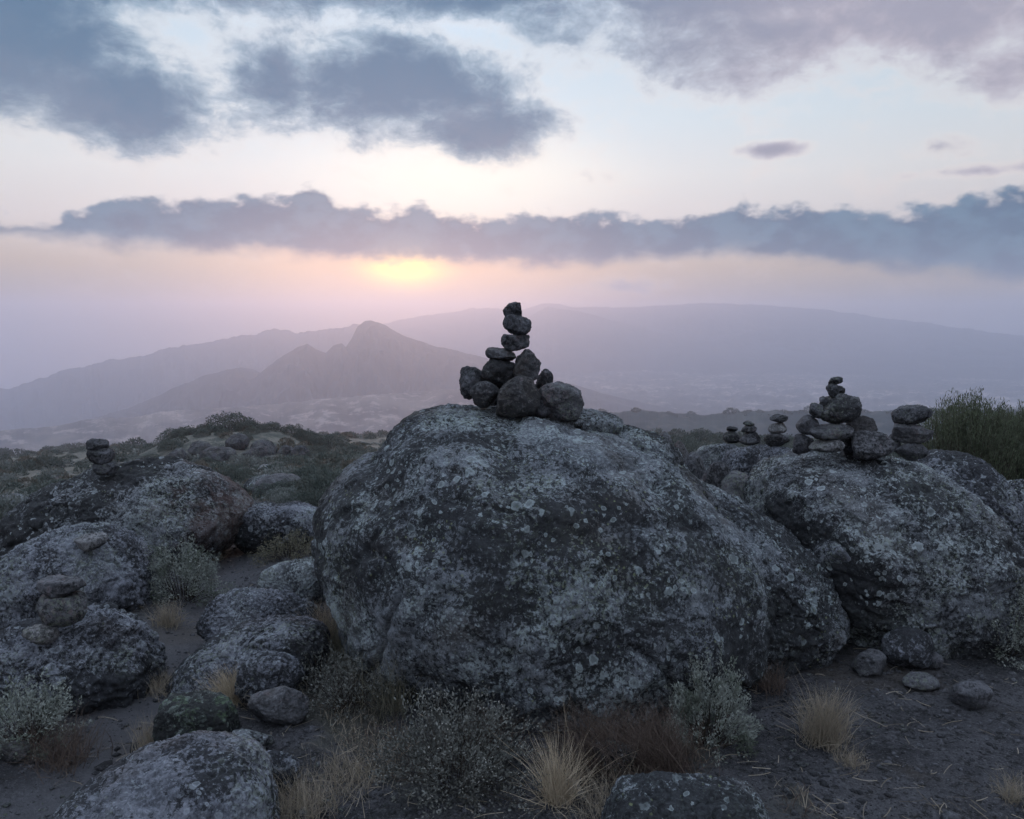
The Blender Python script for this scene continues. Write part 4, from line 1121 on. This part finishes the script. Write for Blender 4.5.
# bushes crowning the rocky knoll at the left
for (px, py, s, lab) in [(228, 415, 4.2, 'tallest dark bush crowning the rocky knoll'), (205, 424, 2.2, 'dark bush on the left shoulder of the rocky knoll'), (250, 416, 2.4, 'dark bush on the knoll just right of its tallest bush'), (272, 420, 2.0, 'low bush on top of the rocky knoll, centre right'), (292, 424, 2.4, 'dark bush at the right end of the rocky knoll'), (180, 430, 1.8, 'low bush at the left foot of the rocky knoll'), (328, 424, 3.2, 'broad rounded bush right of the rocky knoll'), (355, 428, 2.2, 'rounded bush between the knoll and the great boulder')]:
    Yk = 73.0
    c = P(px, py, Yk); g0 = Hs(c[0], Yk)
    st, fo = protos['heath'][int(px) % 3]
    e = link('heath_bush', None, None, (c[0], Yk, g0 - .1), px); e.scale = (s, s, s * .95)
    link('stems', st, e); link('foliage', fo, e); tag(e, lab, 'bush')
kn = [(176, 437, 30, 16), (200, 428, 34, 20), (236, 420, 30, 18), (262, 423, 34, 18), (286, 430, 30, 20), (218, 440, 44, 20), (255, 438, 40, 18), (300, 438, 24, 14)]
KL = ['leftmost crag of the distant knoll', 'upper left crag of the distant knoll', 'central upper crag under the tallest knoll bush', 'long upper crag right of the tallest knoll bush', 'right upper crag of the distant knoll', 'lower left crag on the face of the distant knoll', 'lower right crag on the face of the distant knoll', 'small crag at the right foot of the distant knoll']
for (px, py, w_, h_), lb in zip(kn, KL):
    Yk = 66 - (py - 420) * .25
    c = P(px, py, Yk); g0 = Hs(c[0], Yk); w2 = pxw(w_, Yk) / 2 * .8; hh = min(max(c[2] + pxw(h_, Yk) / 2 - g0, .7), 1.2)
    V, Fc = rock_verts((w2, w2 * .8, hh * .8), sub=5, seed=int(px), nplanes=6, rough=.16, low=.2, sq=2.4)
    tag(link('crag', mesh_from('crag', V, Fc, M['stone_dark']), None, (c[0], Yk, g0 + hh * .2)), lb, 'rock')

# scattered moorland rocks
rk = [mesh_from('moor_rock', *rock_verts((.5, .42, .30), sub=4, seed=900 + i, nplanes=6, rough=.14, low=.15, sq=2.4), M['boulder_dark' if i % 3 else 'stone']) for i in range(6)]
n_ = 0
while n_ < 55:
    r_ = 8 * (70 / 8) ** rnd.uniform(); a = rnd.uniform(-34, 34); x = r_ * math.sin(rad(a)); y = r_ * math.cos(rad(a))
    if in_rock(x, y, 1.2): continue
    z = Hs(x, y)
    if hidden(x, y, z + .2): continue
    s = rnd.uniform(.35, 1.0) * np.interp(r_, [8, 70], [.7, 2.2])
    o = link('moor_rock', rk[n_ % 6], None, (x, y, z + .05 * s), rnd.uniform(0, 6)); o.scale = (s, s, s * rnd.uniform(.7, 1.2))
    tag(o, 'weathered grey rock half buried among the heath shrubs of the moor', 'rock', 'rocks scattered over the moor'); n_ += 1

# ------------------------------------------------------------------ gravel, litter and turf near the camera
rd = np.random.RandomState(5)
D1, F1 = ico(4)
bm = bmesh.new(); bmesh.ops.create_icosphere(bm, subdivisions=1, radius=1); Dv = np.array([v.co[:] for v in bm.verts]); Df = np.array([[v.index for v in f.verts] for f in bm.faces]); bm.free()
n = 26000
r_ = 1.9 + 6.5 * rd.uniform(0, 1, n) ** 1.4; a = np.radians(rd.uniform(-38, 38, n)); x = r_ * np.sin(a); y = r_ * np.cos(a)
keep = vegmask(x, y) < .5; x, y, r_ = x[keep], y[keep], r_[keep]; n = len(x)
s = .0035 + .014 * rd.uniform(0, 1, n) ** 6
s = s * np.where(rd.uniform(0, 1, n) > .992, 2.2, 1)
z = H(x, y)
Vg = (Dv[None] * (1 + .25 * rd.normal(size=(n, len(Dv), 1))) * s[:, None, None] * np.array([1, 1, .6])) + np.stack([x, y, z], 1)[:, None, :]
Fg = (Df[None] + (np.arange(n) * len(Dv))[:, None, None]).reshape(-1, 3)
tag(link('gravel', mesh_from('gravel', Vg.reshape(-1, 3), Fg, M['stone_dark'], smooth=False)), 'fine dark gravel strewn over the bare soil', 'gravel', None, 'stuff')

n = 1800
r_ = 2.0 + 5.0 * rd.uniform(0, 1, n) ** 1.2; a = np.radians(rd.uniform(-38, 38, n)); x = r_ * np.sin(a); y = r_ * np.cos(a)
ph = rd.uniform(0, 6.28, n); L = rd.uniform(.02, .11, n); t_ = np.linspace(-.5, .5, 4)[None]
cv = rd.normal(0, .35, n)
X2 = x[:, None] + np.cos(ph[:, None] + cv[:, None] * t_) * L[:, None] * t_; Y2 = y[:, None] + np.sin(ph[:, None] + cv[:, None] * t_) * L[:, None] * t_
Z2 = H(X2, Y2) + .006 + .004 * rd.uniform(0, 1, (n, 1))
tag(link('straw_litter', mesh_from('straw_litter', *ribbons('l', np.stack([X2, Y2, Z2], 2), np.full((n, 4), .0022), None), M['straw_dull'], smooth=False)), 'loose dry stalks and twigs lying on the soil', 'litter', None, 'stuff')

# low dry turf: short blades where the ground is vegetated
def turf(name, n, mat, label, seed, L, thr, zone):
    rd = np.random.RandomState(seed)
    r_ = 2.2 + 9 * rd.uniform(0, 1, n) ** 1.3; a = np.radians(rd.uniform(-39, 39, n)); x = r_ * np.sin(a); y = r_ * np.cos(a)
    keep = (vegmask(x, y) > thr) & (n2(x, y, 1.1, 3, zone) > -.05)
    x, y = x[keep], y[keep]; n = len(x); z = H(x, y)
    az = rd.uniform(0, 6.28, n); th = np.abs(rd.normal(0, .7, n)); l = L * rd.uniform(.4, 1.2, n)
    t = np.linspace(0, 1, 3)[None]
    ang = th[:, None] + .9 * t
    hx = np.cumsum(np.concatenate([np.zeros((n, 1)), np.sin(ang[:, :-1]) * l[:, None] / 2], 1), 1); hzz = np.cumsum(np.concatenate([np.zeros((n, 1)), np.cos(ang[:, :-1]) * l[:, None] / 2], 1), 1)
    pts = np.stack([x[:, None] + hx * np.cos(az)[:, None], y[:, None] + hx * np.sin(az)[:, None], z[:, None] + hzz - .003], 2)
    wid = .0028 * (1 - .8 * t) * np.ones((n, 1)) * np.interp(np.hypot(x, y), [2, 9], [1, 2.2])[:, None]
    tag(link(name, mesh_from(name, *ribbons('t', pts, wid, None), M[mat], smooth=False)), label, 'grass', None, 'stuff')
turf('dry_turf', 60000, 'straw_dull', 'short dry turf between the rocks at the left', 91, .07, .45, 61)
turf('brown_turf', 70000, 'russet', 'brown wiry ground cover between the rocks', 92, .06, .35, 67)
